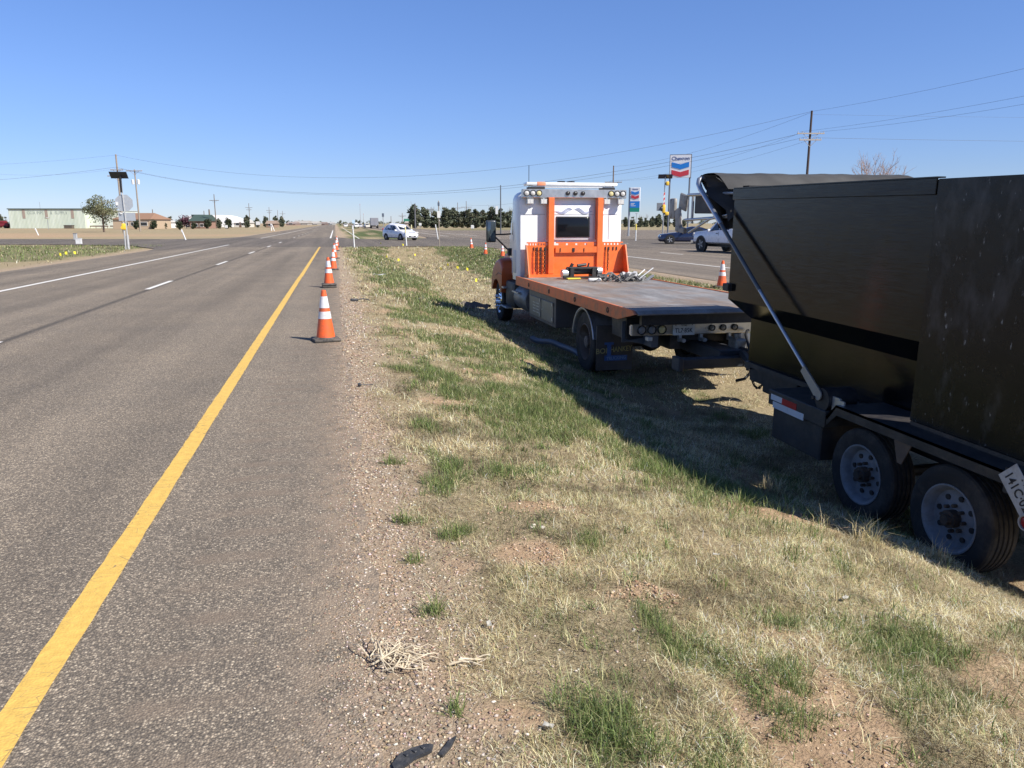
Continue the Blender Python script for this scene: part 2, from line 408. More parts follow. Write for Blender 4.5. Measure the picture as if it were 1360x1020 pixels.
A_MAIN = asphalt('road_chip_seal', (1.58, 1.515, 1.37), rumble=True)
A_RIGHT = asphalt('road_chip_seal_tan', (1.52, 1.46, 1.35))
A_CROSS = asphalt('crossroad_asphalt', (1.12, 1.10, 1.06))
def slab(name, pts, z, mat, t=.09, edge=None):
    mb = MB(); mb.prism(pts, 'z', z - t, z); o = mb.build(name, mat, smooth=0); return tag(o, kind='structure')
ys = list(np.arange(-20, 56, .35)); rg = random.Random(3)
edge = [(0.085 + .03 * math.sin(y * 1.7) * math.sin(y * .53 + 1) + rg.uniform(-.05, .05), y) for y in ys]
slab('road', [(-11.2, -60), (0.02, -60)] + edge + [(0.02, 56), (0.02, 2600), (-11.2, 2600)], 0.0, A_MAIN)
slab('carriageway', [(10.6, -60), (24.1, -60), (24.1, 2600), (10.6, 2600)], 0.0, A_RIGHT)
slab('crossroad', [(-400, 163), (-22, 68), (-15, 63.5), (-11.6, 55), (-11.0, 50), (-8.4, 57.5), (0, 56.4), (5, 57), (8.2, 56), (9.8, 53.2), (10.7, 49.5), (14, 55), (23.9, 46), (26, 48), (30, 53), (400, -38), (400, -16), (30, 76), (26, 79), (23.9, 88), (16, 80), (10.8, 98), (10.2, 88), (8, 83), (4, 82.5), (1.6, 86), (0, 97), (-5, 84), (-11.0, 100), (-12.5, 91), (-17, 88), (-400, 183)], 0.004, A_CROSS)
slab('station_lot', [(24.2, 81), (31, 77.5), (120, 55), (150, 120), (120, 182), (24.2, 182)], 0.0, A_RIGHT)

# ------------------------------------------------------------------ painted lines
def paint(name, col, worn=.55):
    m, nt, b = nodes(name)
    tc = nd(nt, 'ShaderNodeTexCoord').outputs['Object']
    n1 = nd(nt, 'ShaderNodeTexNoise', {'Vector': tc, 'Scale': 60.0, 'Detail': 6.0, 'Roughness': .7})
    mp = nd(nt, 'ShaderNodeMapping', {'Vector': tc, 'Scale': (1.0, 2.6, 1)})
    v = nd(nt, 'ShaderNodeTexVoronoi', {'Vector': mp.outputs[0], 'Scale': 9.0}, feature='DISTANCE_TO_EDGE')
    n2 = nd(nt, 'ShaderNodeTexNoise', {'Vector': tc, 'Scale': 3.0, 'Detail': 5.0})
    crack = ramp(nt, v.outputs['Distance'], [(.0, 1.0), (.018, 0.0)])
    cm = nd(nt, 'ShaderNodeMath', {0: crack, 1: ramp(nt, n2.outputs[0], [(.42, 0.0), (.56, .9)])}, operation='MULTIPLY')
    pit = ramp(nt, n1.outputs[0], [(.66, 0.0), (.74, worn)])
    c = ramp(nt, nd(nt, 'ShaderNodeTexNoise', {'Vector': tc, 'Scale': 25.0, 'Detail': 6.0}).outputs[0], [(.3, tuple(x * .85 for x in col)), (.7, tuple(min(1, x * 1.1) for x in col))])
    c = mix(nt, pit, c, (.16, .13, .10)); c = mix(nt, cm.outputs[0], c, (.12, .10, .08))
    nt.links.new(c, b.inputs['Base Color']); b.inputs['Roughness'].default_value = .7
    vv = nd(nt, 'ShaderNodeTexVoronoi', {'Vector': tc, 'Scale': 95.0})
    bp = nd(nt, 'ShaderNodeBump', {'Height': vv.outputs['Distance'], 'Strength': .45, 'Distance': .005}); bp.invert = True
    nt.links.new(bp.outputs[0], b.inputs['Normal'])
    return m
P_Y = paint('yellow_road_paint', (.66, .42, .095), .75); P_W = paint('white_road_paint', (.72, .70, .66))
def strip(mb, x0, x1, y0, y1, z=0.0):
    rg = random.Random(int(y0 * 10 + x0)); n = max(1, int((y1 - y0) / (.12 if y0 < 12 and x0 > -2 else 4)))
    n = min(n, 500)
    z += .005
    L = []; Rr = []
    for i in range(n + 1):
        y = y0 + (y1 - y0) * i / n; j = .0035 if y < 25 else .0
        L.append((x0 + rg.uniform(-j, j), y, z)); Rr.append((x1 + rg.uniform(-j, j), y, z))
    mb.grid([L, Rr])
mb = MB(); strip(mb, -1.185, -1.068, -5, 25); strip(mb, -1.175, -1.055, 25, 56.3); tag(mb.build('yellow_line', P_Y, smooth=0), kind='structure')
mb = MB()
strip(mb, -8.13, -7.99, -5, 63.5, .0); strip(mb, -8.13, -7.99, 90, 500)
for i in range(-1, 40):
    y = 9.0 + 11.95 * i
    if y > 70 and y < 84: continue
    strip(mb, -4.75, -4.62, y, y + 3.0, .004 if 55 < y < 100 else 0)
strip(mb, -.66, -.48, 89, 190, .004)
strip(mb, 2.4, 2.52, 86, 320, 0.0)
tag(mb.build('lane_line', P_W, smooth=0), kind='structure')
mb = MB(); strip(mb, 14.14, 14.28, -5, 52)
for i in range(8): strip(mb, 17.9, 18.05, 3 + 11.8 * i, 6 + 11.8 * i, .004 if i > 3 else 0)
strip(mb, 17.9, 18.05, 100, 400); strip(mb, 14.1, 14.25, 100, 400); strip(mb, 23.2, 23.34, 60, 80, .004)
tag(mb.build('carriageway_line', P_W, smooth=0), kind='structure')
# ================================================================== grass, stones
def tone_mat(name, rough=.7, trans=0.0):
    m, nt, b = nodes(name)
    at = nd(nt, 'ShaderNodeAttribute', attribute_name='tone')
    nt.links.new(at.outputs['Color'], b.inputs['Base Color']); b.inputs['Roughness'].default_value = rough
    b.inputs['Specular IOR Level'].default_value = .25
    if trans:
        out = nt.nodes['Material Output']; tr = nd(nt, 'ShaderNodeBsdfTranslucent', {'Color': at.outputs['Color']})
        ms = nd(nt, 'ShaderNodeMixShader', {0: trans, 1: b.outputs[0], 2: tr.outputs[0]}); nt.links.new(ms.outputs[0], out.inputs[0])
    return m
M_BLADE = tone_mat('grass_blade', .55, .3)
def sample(n, x0, x1, y0, y1, accept):
    x = RNG.uniform(x0, x1, n); y = RNG.uniform(y0, y1, n)
    p = accept(x, y); k = RNG.random(n) < p
    return x[k], y[k]
def blades(x, y, length, width, lean, col, curl=.6):
    """one bent three-level blade per point -> verts, tris, colours"""
    n = len(x); z = gz(x, y) - .004
    a = RNG.uniform(0, 2 * PI, n); dx, dy = np.cos(a), np.sin(a)
    fx, fy = -dy * width * .5, dx * width * .5
    l1 = lean * RNG.uniform(.7, 1.3, n); l2 = np.clip(l1 + curl * RNG.uniform(.2, 1.2, n), 0, 1.62)
    h1 = length * .5; p1 = np.stack([x + dx * np.sin(l1) * h1, y + dy * np.sin(l1) * h1, z + np.cos(l1) * h1], -1)
    tw = RNG.normal(0, .5, n); ex, ey = np.cos(a + tw), np.sin(a + tw)
    p2 = p1 + np.stack([ex * np.sin(l2) * h1, ey * np.sin(l2) * h1, np.cos(l2) * h1], -1)
    p2[:, 2] = np.maximum(p2[:, 2], z + .003)
    w = np.stack([fx, fy, np.zeros(n)], -1)
    base = np.stack([x, y, z], -1)
    V = np.stack([base - w, base + w, p1 - w * .8, p1 + w * .8, p2], 1).reshape(-1, 3)
    i = np.arange(n)[:, None] * 5
    T = np.concatenate([i + np.array([[0, 1, 3]]), i + np.array([[0, 3, 2]]), i + np.array([[2, 3, 4]])], 0)
    C = np.repeat(np.concatenate([col, np.ones((n, 1))], 1)[:, None, :], 5, 1)
    return V, T, C.reshape(-1, 4)
def tones(n, pal, jit=.18):
    pal = np.array(pal); t = pal[RNG.integers(0, len(pal), n)]
    return np.clip(t * (1 + RNG.normal(0, jit, (n, 1))) * (1 + RNG.normal(0, .05, (n, 3))), .005, .9)
DRYP = [(.58, .50, .28), (.68, .60, .37), (.44, .36, .20), (.76, .69, .47), (.30, .235, .13), (.61, .52, .29), (.22, .165, .095)]
GRNP = [(.135, .19, .05), (.20, .26, .075), (.09, .135, .04), (.26, .31, .11), (.165, .215, .075), (.36, .36, .17), (.12, .165, .055)]
def join(ls):
    V, T, C = [], [], []; o = 0
    for v, t, c in ls: V.append(v); T.append(t + o); C.append(c); o += len(v)
    return np.concatenate(V), np.concatenate(T), np.concatenate(C)
def dens_dry(k):
    def f(x, y):
        g, s, gr = masks(x, y); n = fbm(x * 2.4, y * 2.4, 61, 3)
        return np.clip(k * (.30 + 1.3 * sstep(.33, .62, n)) * (1 - .96 * s) * (1 - .93 * np.clip(gr * 1.2, 0, 1)) * (1 - .18 * g), 0, 1)
    return f
def dens_grn(k):
    def f(x, y):
        g, s, gr = masks(x, y)
        return np.clip(k * (g ** 1.4 + .06 * sstep(.5, 1.1, x) * sstep(.40, .60, fbm(x * 3.0, y * 3.0, 88, 3))) * (1 - .8 * s * (g < .5)), 0, 1)
    return f
L = []
def add_dry(n, x0, x1, y0, y1, ln, wd, k=1.0):
    x, y = sample(n, x0, x1, y0, y1, dens_dry(k)); m = len(x)
    lay = RNG.random(m) < .86
    lean = np.where(lay, RNG.uniform(1.15, 1.54, m), RNG.uniform(.25, 1.0, m))
    cl = tones(m, DRYP, .28)
    f1 = fbm(x * 3.2, y * 3.2, 71, 4)[:, None]; f2 = fbm(x * .9, y * .9, 73, 3)[:, None]
    cl = cl * (.42 + 1.02 * sstep(.26, .66, f1)) * (.86 + .28 * f2)
    dk = (RNG.random(m) < .07)[:, None]; cl = np.where(dk, cl * np.array([.30, .26, .24]), cl)
    pk = sstep(.56, .70, fbm(x * 1.3 + 9, y * 1.3, 79, 3))[:, None]; cl = cl * (1 - pk * np.array([.08, .12, .10]))
    L.append(blades(x, y, RNG.uniform(.5, 1.5, m) * ln, RNG.uniform(.6, 1.3, m) * wd, lean, np.clip(cl, .005, .9), .45))
add_dry(330000, .3, 4.6, 1.45, 4.6, .060, .0019)
add_dry(200000, .2, 5.2, 4.6, 9.0, .068, .0032)
add_dry(90000, .1, 9.8, 9.0, 17.0, .075, .006)
add_dry(60000, .1, 10.2, 17.0, 32.0, .13, .012)
add_dry(40000, .1, 10.2, 32.0, 56.0, .15, .022)
add_dry(7000, -30, -11.6, 26.0, 66.0, .16, .025)
def dry_tuft(cx, cy, r, n, ln, wd):
    a = RNG.uniform(0, 2 * PI, n); q = r * np.sqrt(RNG.random(n)); x = cx + np.cos(a) * q; y = cy + np.sin(a) * q
    L.append(blades(x, y, RNG.uniform(.5, 1.3, n) * ln, np.full(n, wd), RNG.uniform(.1, 1.1, n), tones(n, DRYP[:4] + DRYP[5:6], .25), .9))
dry_tuft(3.35, 4.15, .09, 130, .20, .0036); dry_tuft(3.15, 4.35, .06, 60, .15, .0034); dry_tuft(3.55, 5.6, .10, 110, .20, .004); dry_tuft(3.75, 3.95, .08, 80, .16, .0034); dry_tuft(3.0, 3.6, .07, 60, .13, .003)
for i in range(150):
    yy = RNG.uniform(1.6, 14); dry_tuft(RNG.uniform(.7, 3.6), yy, .045, 18, .10, .0022 + .0004 * yy)
V, T, C = join(L)
tag(np_mesh('dry_grass', V, T, M_BLADE, C), 'matted straw coloured dead grass covering the verge beside the road', 'grass', kind='stuff')
L = []
def add_grn(n, x0, x1, y0, y1, ln, wd, k=1.0):
    x, y = sample(n, x0, x1, y0, y1, dens_grn(k)); m = len(x)
    L.append(blades(x, y, RNG.uniform(.45, 1.5, m) * ln, RNG.uniform(.7, 1.3, m) * wd, RNG.uniform(.05, .85, m), tones(m, GRNP), .8))
add_grn(210000, .2, 4.2, 1.45, 4.6, .065, .0024)
add_grn(150000, .2, 5.0, 4.6, 9.0, .075, .0036)
add_grn(80000, .2, 9.8, 9.0, 17.0, .08, .007, .7)
add_grn(60000, .2, 10.0, 17.0, 32.0, .10, .013, .7)
add_grn(40000, .2, 10.0, 32.0, 56.0, .11, .024, .7)
add_grn(24000, -30, -11.6, 26.0, 66.0, .14, .03)
# long bright tufts that stand up out of the turf
def tuft(cx, cy, r, n, ln, wd=.0032, spread=.95):
    a = RNG.uniform(0, 2 * PI, n); q = r * np.sqrt(RNG.random(n)); x = cx + np.cos(a) * q; y = cy + np.sin(a) * q
    L.append(blades(x, y, RNG.uniform(.5, 1.3, n) * ln, np.full(n, wd), RNG.uniform(.05, spread, n), tones(n, GRNP[:2] + GRNP[3:]), .9))
tuft(.34, 3.04, .03, 70, .13, .0032, 1.35); tuft(.30, 3.56, .04, 60, .10, .0032, 1.3); tuft(.53, 3.84, .07, 120, .12); tuft(.33, 2.33, .03, 55, .10, .003, 1.35)
tuft(.74, 2.34, .09, 130, .10); tuft(.82, 2.16, .11, 170, .13); tuft(.93, 2.0, .09, 110, .12); tuft(2.5, 2.7, .24, 260, .10); tuft(2.2, 2.55, .16, 120, .09); tuft(1.85, 2.85, .12, 80, .09)
for i in range(50):
    tuft(2.72 + RNG.normal(0, .26), 5.0 + RNG.normal(0, .5), .11, 40, .125, .0042)
for i in range(190):
    yy = RNG.uniform(1.8, 12); tuft(RNG.uniform(.6, 3.2), yy, .05, 16, .075, .004 + .0004 * yy)
tuft(.29, 4.1, .05, 60, .1, .005, 1.2); tuft(.3, 5.2, .06, 60, .1, .006, 1.2); tuft(.62, 6.2, .1, 90, .1, .006); tuft(1.05, 5.0, .12, 160, .12)
V, T, C = join(L)
tag(np_mesh('green_grass', V, T, M_BLADE, C), 'fresh green spring grass growing in patches through the straw', 'grass', kind='stuff')
# small stones
def stones(name, x, y, r, col, zoff=0.0, flat=.6, roadz=False):
    n = len(x)
    O = np.array([(1, 0, 0), (0, 1, 0), (-1, 0, 0), (0, -1, 0), (0, 0, 1), (0, 0, -1), (.6, .6, .5), (-.6, -.55, .55)], dtype=float)
    F = np.array([(0, 1, 6), (0, 6, 4), (6, 1, 4), (1, 2, 4), (2, 3, 7), (2, 7, 4), (7, 3, 4), (3, 0, 4), (1, 0, 5), (2, 1, 5), (3, 2, 5), (0, 3, 5)])
    a = RNG.uniform(0, 2 * PI, n); ca, sa = np.cos(a), np.sin(a)
    S = O[None] * RNG.uniform(.65, 1.25, (n, 8, 1)) * r[:, None, None]
    S[..., 0] *= RNG.uniform(.8, 1.5, (n, 1)); S[..., 2] *= flat
    X = S[..., 0] * ca[:, None] - S[..., 1] * sa[:, None] + x[:, None]; Y = S[..., 0] * sa[:, None] + S[..., 1] * ca[:, None] + y[:, None]
    z0 = (np.zeros(n) if roadz else gz(x, y)) + zoff
    Z = S[..., 2] + (z0 + r * flat * .35)[:, None]
    V = np.stack([X, Y, Z], -1).reshape(-1, 3); T = (np.arange(n)[:, None, None] * 8 + F[None]).reshape(-1, 3)
    C = np.repeat(np.concatenate([col, np.ones((n, 1))], 1)[:, None], 8, 1).reshape(-1, 4)
    return V, T, C
M_STONE = tone_mat('gravel_stone', .85)
STP = [(.46, .37, .27), (.36, .28, .21), (.55, .47, .38), (.20, .16, .13), (.42, .31, .21), (.52, .46, .39), (.33, .23, .15), (.24, .17, .12), (.30, .22, .15)]
L = []
def add_st(n, x0, x1, y0, y1, rmin, rmax, k):
    def acc(x, y):
        g, s, gr = masks(x, y); return np.clip(k * (gr * .9 + .12 * (1 - g) * (1 - sstep(.6, 2.4, x)) + .15 * s), 0, 1)
    x, y = sample(n, x0, x1, y0, y1, acc); m = len(x)
    L.append(stones('s', x, y, rmin + (rmax - rmin) * RNG.random(m) ** 2.5, tones(m, STP)))
add_st(60000, .02, 2.2, 1.4, 4.2, .0016, .0085, 1.0)
add_st(34000, .02, 2.2, 4.2, 9.0, .003, .011, 1.0)
add_st(14000, .02, 2.0, 9.0, 22.0, .007, .02, 1.0)
n = 7000; x = .03 - np.abs(RNG.normal(0, .10, n)) * RNG.uniform(.3, 1.6, n); y = 1.6 + 10 * RNG.random(n) ** 1.5
L.append(stones('s', x, y, RNG.uniform(.0018, .0055, n), tones(n, STP), .0, .6, True))
V, T, C = join(L)
tag(np_mesh('shoulder_gravel', V, T, M_STONE, C), 'loose tan gravel and crushed stone along the pavement edge', 'gravel', kind='stuff')
L = []
n = 2600; x = RNG.normal(0, .16, n); y = RNG.normal(0, .11, n)
cc = [SOIL[i] for i in RNG.integers(0, 5, n)]
x = np.array([c[0] + dx * c[2] / .25 for c, dx in zip(cc, x)]); y = np.array([c[1] + dy * c[3] / .16 for c, dy in zip(cc, y)])
L.append(stones('s', x, y, .002 + .008 * RNG.random(n) ** 3, tones(n, [(.42, .29, .18), (.32, .21, .13), (.50, .36, .24)])))
V, T, C = join(L)
tag(np_mesh('soil_crumbs', V, T, M_STONE, C), 'reddish brown soil crumbs lying on the bare patches of the verge', 'soil', kind='stuff')
# ================================================================== shared materials
ORANGE = M('orange_truck_paint', (.80, .17, .035), .38, dirt=(.30, .12, .06), da=.35, ds=2.5, dt=.55, coat=.3)
ORANGE_D = M('orange_rail_paint', (.70, .16, .045), .5, dirt=(.22, .12, .08), da=.7, ds=4, dt=.52)
RUSTOR = M('orange_hood_paint', (.50, .095, .022), .42, dirt=(.20, .08, .05), da=.3, spec=.35)
WHITE = M('white_cab_paint', (.80, .80, .80), .3, var=.03, coat=.4, dirt=(.6, .57, .52), da=.25, ds=1.4, dt=.6)
BLACKP = M('black_chassis_paint', (.018, .018, .02), .55, dirt=(.09, .075, .06), da=.45, ds=5, dt=.52)
DARK = M('dark_steel', (.03, .03, .032), .6, dirt=(.10, .08, .06), da=.5, ds=6)  # plain dark steel with random grime
RUBBER = M('tyre_rubber', (.026, .025, .025), .8, var=.25, vs=9, dirt=(.12, .10, .08), da=.45, ds=4, dt=.5, bump=.2, bs=120, spec=.3)
STEEL = M('brushed_stainless', (.62, .60, .56), .32, .85, var=.08, dirt=(.35, .31, .26), da=.35, ds=5)
ALU = M('dull_aluminium', (.52, .53, .55), .42, .75, var=.12, dirt=(.2, .18, .16), da=.5, ds=4)
GALV = M('galvanised_steel', (.55, .56, .57), .38, .7, var=.1, dirt=(.36, .36, .36), da=.4)
CHROME = M('chrome', (.8, .8, .82), .12, 1.0, var=.03)
GLASS = M('dark_window_glass', (.008, .009, .012), .08, var=.05, spec=.25)
LENS = M('lamp_lens', (.62, .60, .56), .15, var=.1, vs=30, coat=.5)
LENSY = M('amber_lamp_lens', (.70, .60, .30), .15, var=.1, vs=30, coat=.5)
LENSD = M('dark_lamp_lens', (.05, .045, .045), .2, var=.2)
REDL = M('red_lamp_lens', (.45, .02, .02), .2, coat=.5)
BLACKR = M('black_plastic', (.02, .02, .022), .5, var=.2)
DECKM, nt, b = nodes('worn_steel_deck')
tc = nd(nt, 'ShaderNodeTexCoord').outputs['Object']
mp = nd(nt, 'ShaderNodeMapping', {'Vector': tc, 'Scale': (1.6, .35, 1)})
n1 = nd(nt, 'ShaderNodeTexNoise', {'Vector': mp.outputs[0], 'Scale': 2.2, 'Detail': 9.0, 'Roughness': .72})
n2 = nd(nt, 'ShaderNodeTexNoise', {'Vector': tc, 'Scale': 1.1, 'Detail': 8.0, 'Roughness': .7})
n3 = nd(nt, 'ShaderNodeTexNoise', {'Vector': tc, 'Scale': 30.0, 'Detail': 5.0})
c = ramp(nt, n1.outputs[0], [(.28, (.11, .10, .092)), (.48, (.21, .20, .19)), (.62, (.30, .29, .28)), (.78, (.43, .42, .41))])
c = mix(nt, ramp(nt, n2.outputs[0], [(.42, 0.0), (.66, .8)]), c, (.24, .155, .095))
c = mix(nt, ramp(nt, n3.outputs[0], [(.58, 0.0), (.7, .5)]), c, (.09, .075, .065))
nt.links.new(c, b.inputs['Base Color']); b.inputs['Metallic'].default_value = .1; b.inputs['Roughness'].default_value = .62
PLATE = M('plate_white', (.70, .71, .72), .45, var=.04, dirt=(.45, .43, .4), da=.5, ds=14)
INK = M('plate_black_ink', (.02, .02, .025), .6)

def ring_pts(c, r, n, axis):
    return [Vector(c) + Vector({'x': (0, math.cos(t) * r, math.sin(t) * r), 'y': (math.cos(t) * r, 0, math.sin(t) * r)}[axis]) for t in [2 * PI * k / n for k in range(n)]]
def wheel(parent, c, Rr, wd, side, rimr, style):
    """tyre with its rim and hub as sub-parts; axle along x, outer face towards side"""
    h = wd / 2; s = side
    prof = [(rimr, -h * .8), (Rr * .90, -h), (Rr * .97, -h * .93), (Rr, -h * .8)]
    for g in (-.5, -.17, .17, .5):
        prof += [(Rr, h * (g - .07)), (Rr * .972, h * (g - .045)), (Rr * .972, h * (g + .045)), (Rr, h * (g + .07))]
    prof += [(Rr, h * .8), (Rr * .97, h * .93), (Rr * .90, h), (Rr * .84, h * 1.02), (Rr * .80, h * .985), (Rr * .70, h * .99), (rimr + .012, h * .93), (rimr, h * .8)]
    mb = MB(); mb.lathe([(r, a * s) for r, a in prof], c, 'x', 48, close=True)
    t = mb.build('wheel', RUBBER, parent, 30)
    mb = MB(); cx = Vector(c)
    if style == 'trailer':
        pr = [(rimr * .9, -h * .8), (rimr * .94, h * .5), (rimr, h * .80), (rimr + .014, h * .93), (rimr + .014, h * 1.0), (rimr + .004, h * 1.0), (rimr - .012, h * .88), (rimr * .90, h * .62), (rimr * .86, h * .40), (rimr * .70, h * .36), (rimr * .42, h * .46), (rimr * .30, h * .46), (.001, h * .46)]
        mb.lathe([(r, a * s) for r, a in pr], c, 'x', 40)
        mats = [M('painted_rim_grey', (.20, .21, .23), .5, var=.12, dirt=(.12, .11, .10), da=.6, ds=7, dt=.53), BLACKP]
        mb.mi = 1
        for k in range(8):
            a = 2 * PI * k / 8 + .2; p = cx + Vector((s * h * .37, math.cos(a) * rimr * .66, math.sin(a) * rimr * .66))
            mb.cyl(p, p + Vector((s * .012, 0, 0)), rimr * .085, 12)
    elif style == 'steer':
        pr = [(rimr * .9, -h * .5), (rimr, h * .80), (rimr + .014, h * .95), (rimr, h * 1.0), (rimr * .93, h * .8), (rimr * .80, h * .78), (rimr * .62, h * 1.02), (rimr * .5, h * 1.08), (.001, h * 1.08)]
        mb.lathe([(r, a * s) for r, a in pr], c, 'x', 36); mats = [CHROME, BLACKP]; mb.mi = 1
        for k in range(10):
            a = 2 * PI * k / 10; p = cx + Vector((s * h * .84, math.cos(a) * rimr * .76, math.sin(a) * rimr * .76))
            mb.cyl(p, p + Vector((s * .02, 0, 0)), rimr * .09, 10)
    else:
        pr = [(rimr * .9, -h * .8), (rimr * .95, h * .5), (rimr, h * .80), (rimr + .014, h * .95), (rimr, h * 1.0), (rimr * .9, h * .5), (rimr * .86, -h * .45), (rimr * .62, -h * .5), (rimr * .50, -h * .3), (rimr * .36, -h * .3), (rimr * .34, h * .8), (.001, h * .9)]
        mb.lathe([(r, a * s) for r, a in pr], c, 'x', 36); mats = [M('rusty_rim', (.12, .085, .065), .7, dirt=(.3, .29, .28), da=.6, ds=5, dt=.55), BLACKP]; mb.mi = 1
        for k in range(8):
            a = 2 * PI * k / 8; p = cx + Vector((-s * h * .47, math.cos(a) * rimr * .72, math.sin(a) * rimr * .72))
            mb.cyl(p, p + Vector((s * .012, 0, 0)), rimr * .09, 10)
    mb.build('rim', mats, t, 35)
    mb = MB()
    if style == 'trailer':
        mb.cyl(cx + Vector((s * h * .4, 0, 0)), cx + Vector((s * h * 1.0, 0, 0)), rimr * .27, 16); mb.cyl(cx + Vector((s * h * 1.0, 0, 0)), cx + Vector((s * h * 1.28, 0, 0)), rimr * .17, 14, rimr * .15)
        for k in range(8):
            a = 2 * PI * k / 8; p = cx + Vector((s * h * .45, math.cos(a) * rimr * .40, math.sin(a) * rimr * .40)); m2 = MB(); m2.cyl(p, p + Vector((s * .035, 0, 0)), .013, 6); m2.build('lug_nut', M('rusty_hub', (.035, .028, .024), .6, dirt=(.14, .085, .05), da=.6, ds=12), t, 35)
        mb.build('hub', M('rusty_hub', (.035, .028, .024), .6, dirt=(.14, .085, .05), da=.6, ds=12), t, 35)
    elif style == 'steer':
        for k in range(10):
            a = 2 * PI * k / 10 + .15; p = cx + Vector((s * h * 1.0, math.cos(a) * rimr * .52, math.sin(a) * rimr * .52))
            mb.cyl(p, p + Vector((s * .035, 0, 0)), .02, 10); mb.cyl(p + Vector((s * .035, 0, 0)), p + Vector((s * .125, 0, 0)), .018, 10, .002)
        mb.cyl(cx + Vector((s * h * 1.05, 0, 0)), cx + Vector((s * h * 1.05 + s * .09, 0, 0)), .085, 18, .07)
        mb.build('spiked_nut_cover', CHROME, t, 35)
    else:
        for k in range(10):
            if k % 2 == 0 or s < 0:
                a = 2 * PI * k / 10; p = cx + Vector((-s * h * .3, math.cos(a) * rimr * .43, math.sin(a) * rimr * .43)); m2 = MB(); m2.cyl(p, p + Vector((s * .05, 0, 0)), .016, 6); m2.build('lug_nut', GALV, t, 35)
        mb.cyl(cx - Vector((s * h * .3, 0, 0)), cx + Vector((s * h * .85, 0, 0)), rimr * .30, 14); mb.build('hub', M('rusty_rim', (.12, .085, .065), .7), t, 35)
    return t
def round_lamp(parent, name, c, r, lens, ring=BLACKR, d=.03, out=(0, -1, 0)):
    o = Vector(out); c = Vector(c)
    mb = MB(); ax = 'y' if abs(o.y) > .5 else 'x'; s = o.y if ax == 'y' else o.x
    mb.lathe([(r * .8, 0), (r, 0), (r, s * d), (r * .82, s * d), (r * .80, s * d * .6)], c, ax, 22)
    body = mb.build(name, ring, parent, 40)
    mb = MB(); mb.lathe([(r * .82, s * d * .55), (r * .6, s * d * .85), (.001, s * d * 1.0)], c, ax, 22); mb.build('lens', lens, body, 60)
    return body

# ================================================================== tow truck (world metres; stands in the ditch, nose away)
ORG[0] = Vector((5.1, 12.0, -.785))
tr = thing('flatbed_tow_truck', ORG[0], 'orange and white flatbed tow truck parked in the grassy median ditch', 'tow truck')
X = 5.1
DZ = .485
mb = MB(); mb.b(3.83, 6.37, 9.62, 16.42, DZ - .05, DZ); mb.prism([(9.62, DZ - .001), (9.50, DZ - .035), (9.50, DZ - .05), (9.62, DZ - .05)], 'x', 3.85, 6.35); mb.build('deck', DECKM, tr, 0)
for s in (-1, 1):
    xo = X + s * 1.30; xi = X + s * 1.268
    mb = MB(); mb.prism([(9.50, DZ - .035), (10.15, DZ - .17), (16.5, DZ - .17), (16.5, DZ + .016), (9.62, DZ + .012)], 'x', xo, xi)
    rail = mb.build('side_rail', ORANGE_D, tr, 0)
    mb = MB()
    for y in (10.55, 12.15, 13.75, 15.3): mb.tube([p for p in ring_pts((xo + s * .003, y, DZ - .085), .036, 14, 'x')] + [ring_pts((xo + s * .003, y, DZ - .085), .036, 14, 'x')[0]], .009, 6)
    mb.build('marker_ring', LENSD, rail)
mb = MB()
for x in (4.3, 5.1, 5.9): mb.b(x - .05, x + .05, 9.75, 16.3, DZ - .17, DZ - .055)
for y in np.arange(10.0, 16.3, .6): mb.b(3.87, 6.33, y, y + .06, DZ - .14, DZ - .056)
mb.b(4.55, 4.70, 10.02, 19.8, -.12, .30); mb.b(5.5, 5.65, 10.02, 19.8, -.12, .30)
mb.b(3.95, 6.25, 9.62, 9.70, DZ - .20, DZ - .055); mb.b(4.71, 5.49, 10.2, 10.4, -.05, .25)
mb.b(4.72, 5.48, 13.2, 13.7, -.2, .25); mb.b(4.0, 4.5, 10.3, 10.9, .0, .30)
mb.cyl((4.05, 12.0, -.285), (6.15, 12.0, -.285), .11, 14); mb.lathe([(.001, -.2), (.14, -.17), (.2, 0), (.14, .17), (.001, .2)], (5.1, 12, -.285), 'y', 16)
mb.build('chassis', BLACKP, tr, 35)
# headboard
mb = MB(); mb.prism([(3.99, DZ + .02), (6.27, DZ + .02), (6.235, 1.16), (4.04, 1.16)], 'y', 16.42, 16.45)
mb.b(3.97, 6.27, 16.15, 16.42, DZ + .002, DZ + .055)
for s, x0 in ((-1, 4.0), (1, 6.25)):
    mb.prism([(16.05, DZ + .02), (16.42, DZ + .02), (16.42, 1.17), (16.30, 1.17)], 'x', x0 - .012, x0 + .012)
mb.b(4.66, 5.60, 16.36, 16.40, 1.00, 1.13)
mb.build('headboard', ORANGE, tr, 0)
mb = MB()
for x0, x1, n in ((4.06, 4.48, 7), (4.72, 5.58, 4), (5.74, 6.20, 6)):
    st = (x1 - x0) / n
    for i in range(n): mb.b(x0 + st * i + st * .12, x0 + st * i + st * (.62 if n > 4 else .88), 16.42, 16.45, 1.161, 1.20)
    mb.b(x0 - .03, x1 + .03, 16.42, 16.45, 1.201, 1.228)
mb.build('slotted_rail', ORANGE, tr, 0)
mb = MB()
for x in (4.18, 4.26, 4.35, 4.44, 5.82, 5.90, 6.0, 6.08): mb.b(x - .012, x + .012, 16.405, 16.418, 1.05, 1.12)
for x, w_ in ((4.76, .012), (5.04, .05), (5.30, .012)): mb.b(x, x + w_, 16.345, 16.358, 1.02, 1.10)
mb.build('chain_slot', BLACKR, tr, 0)
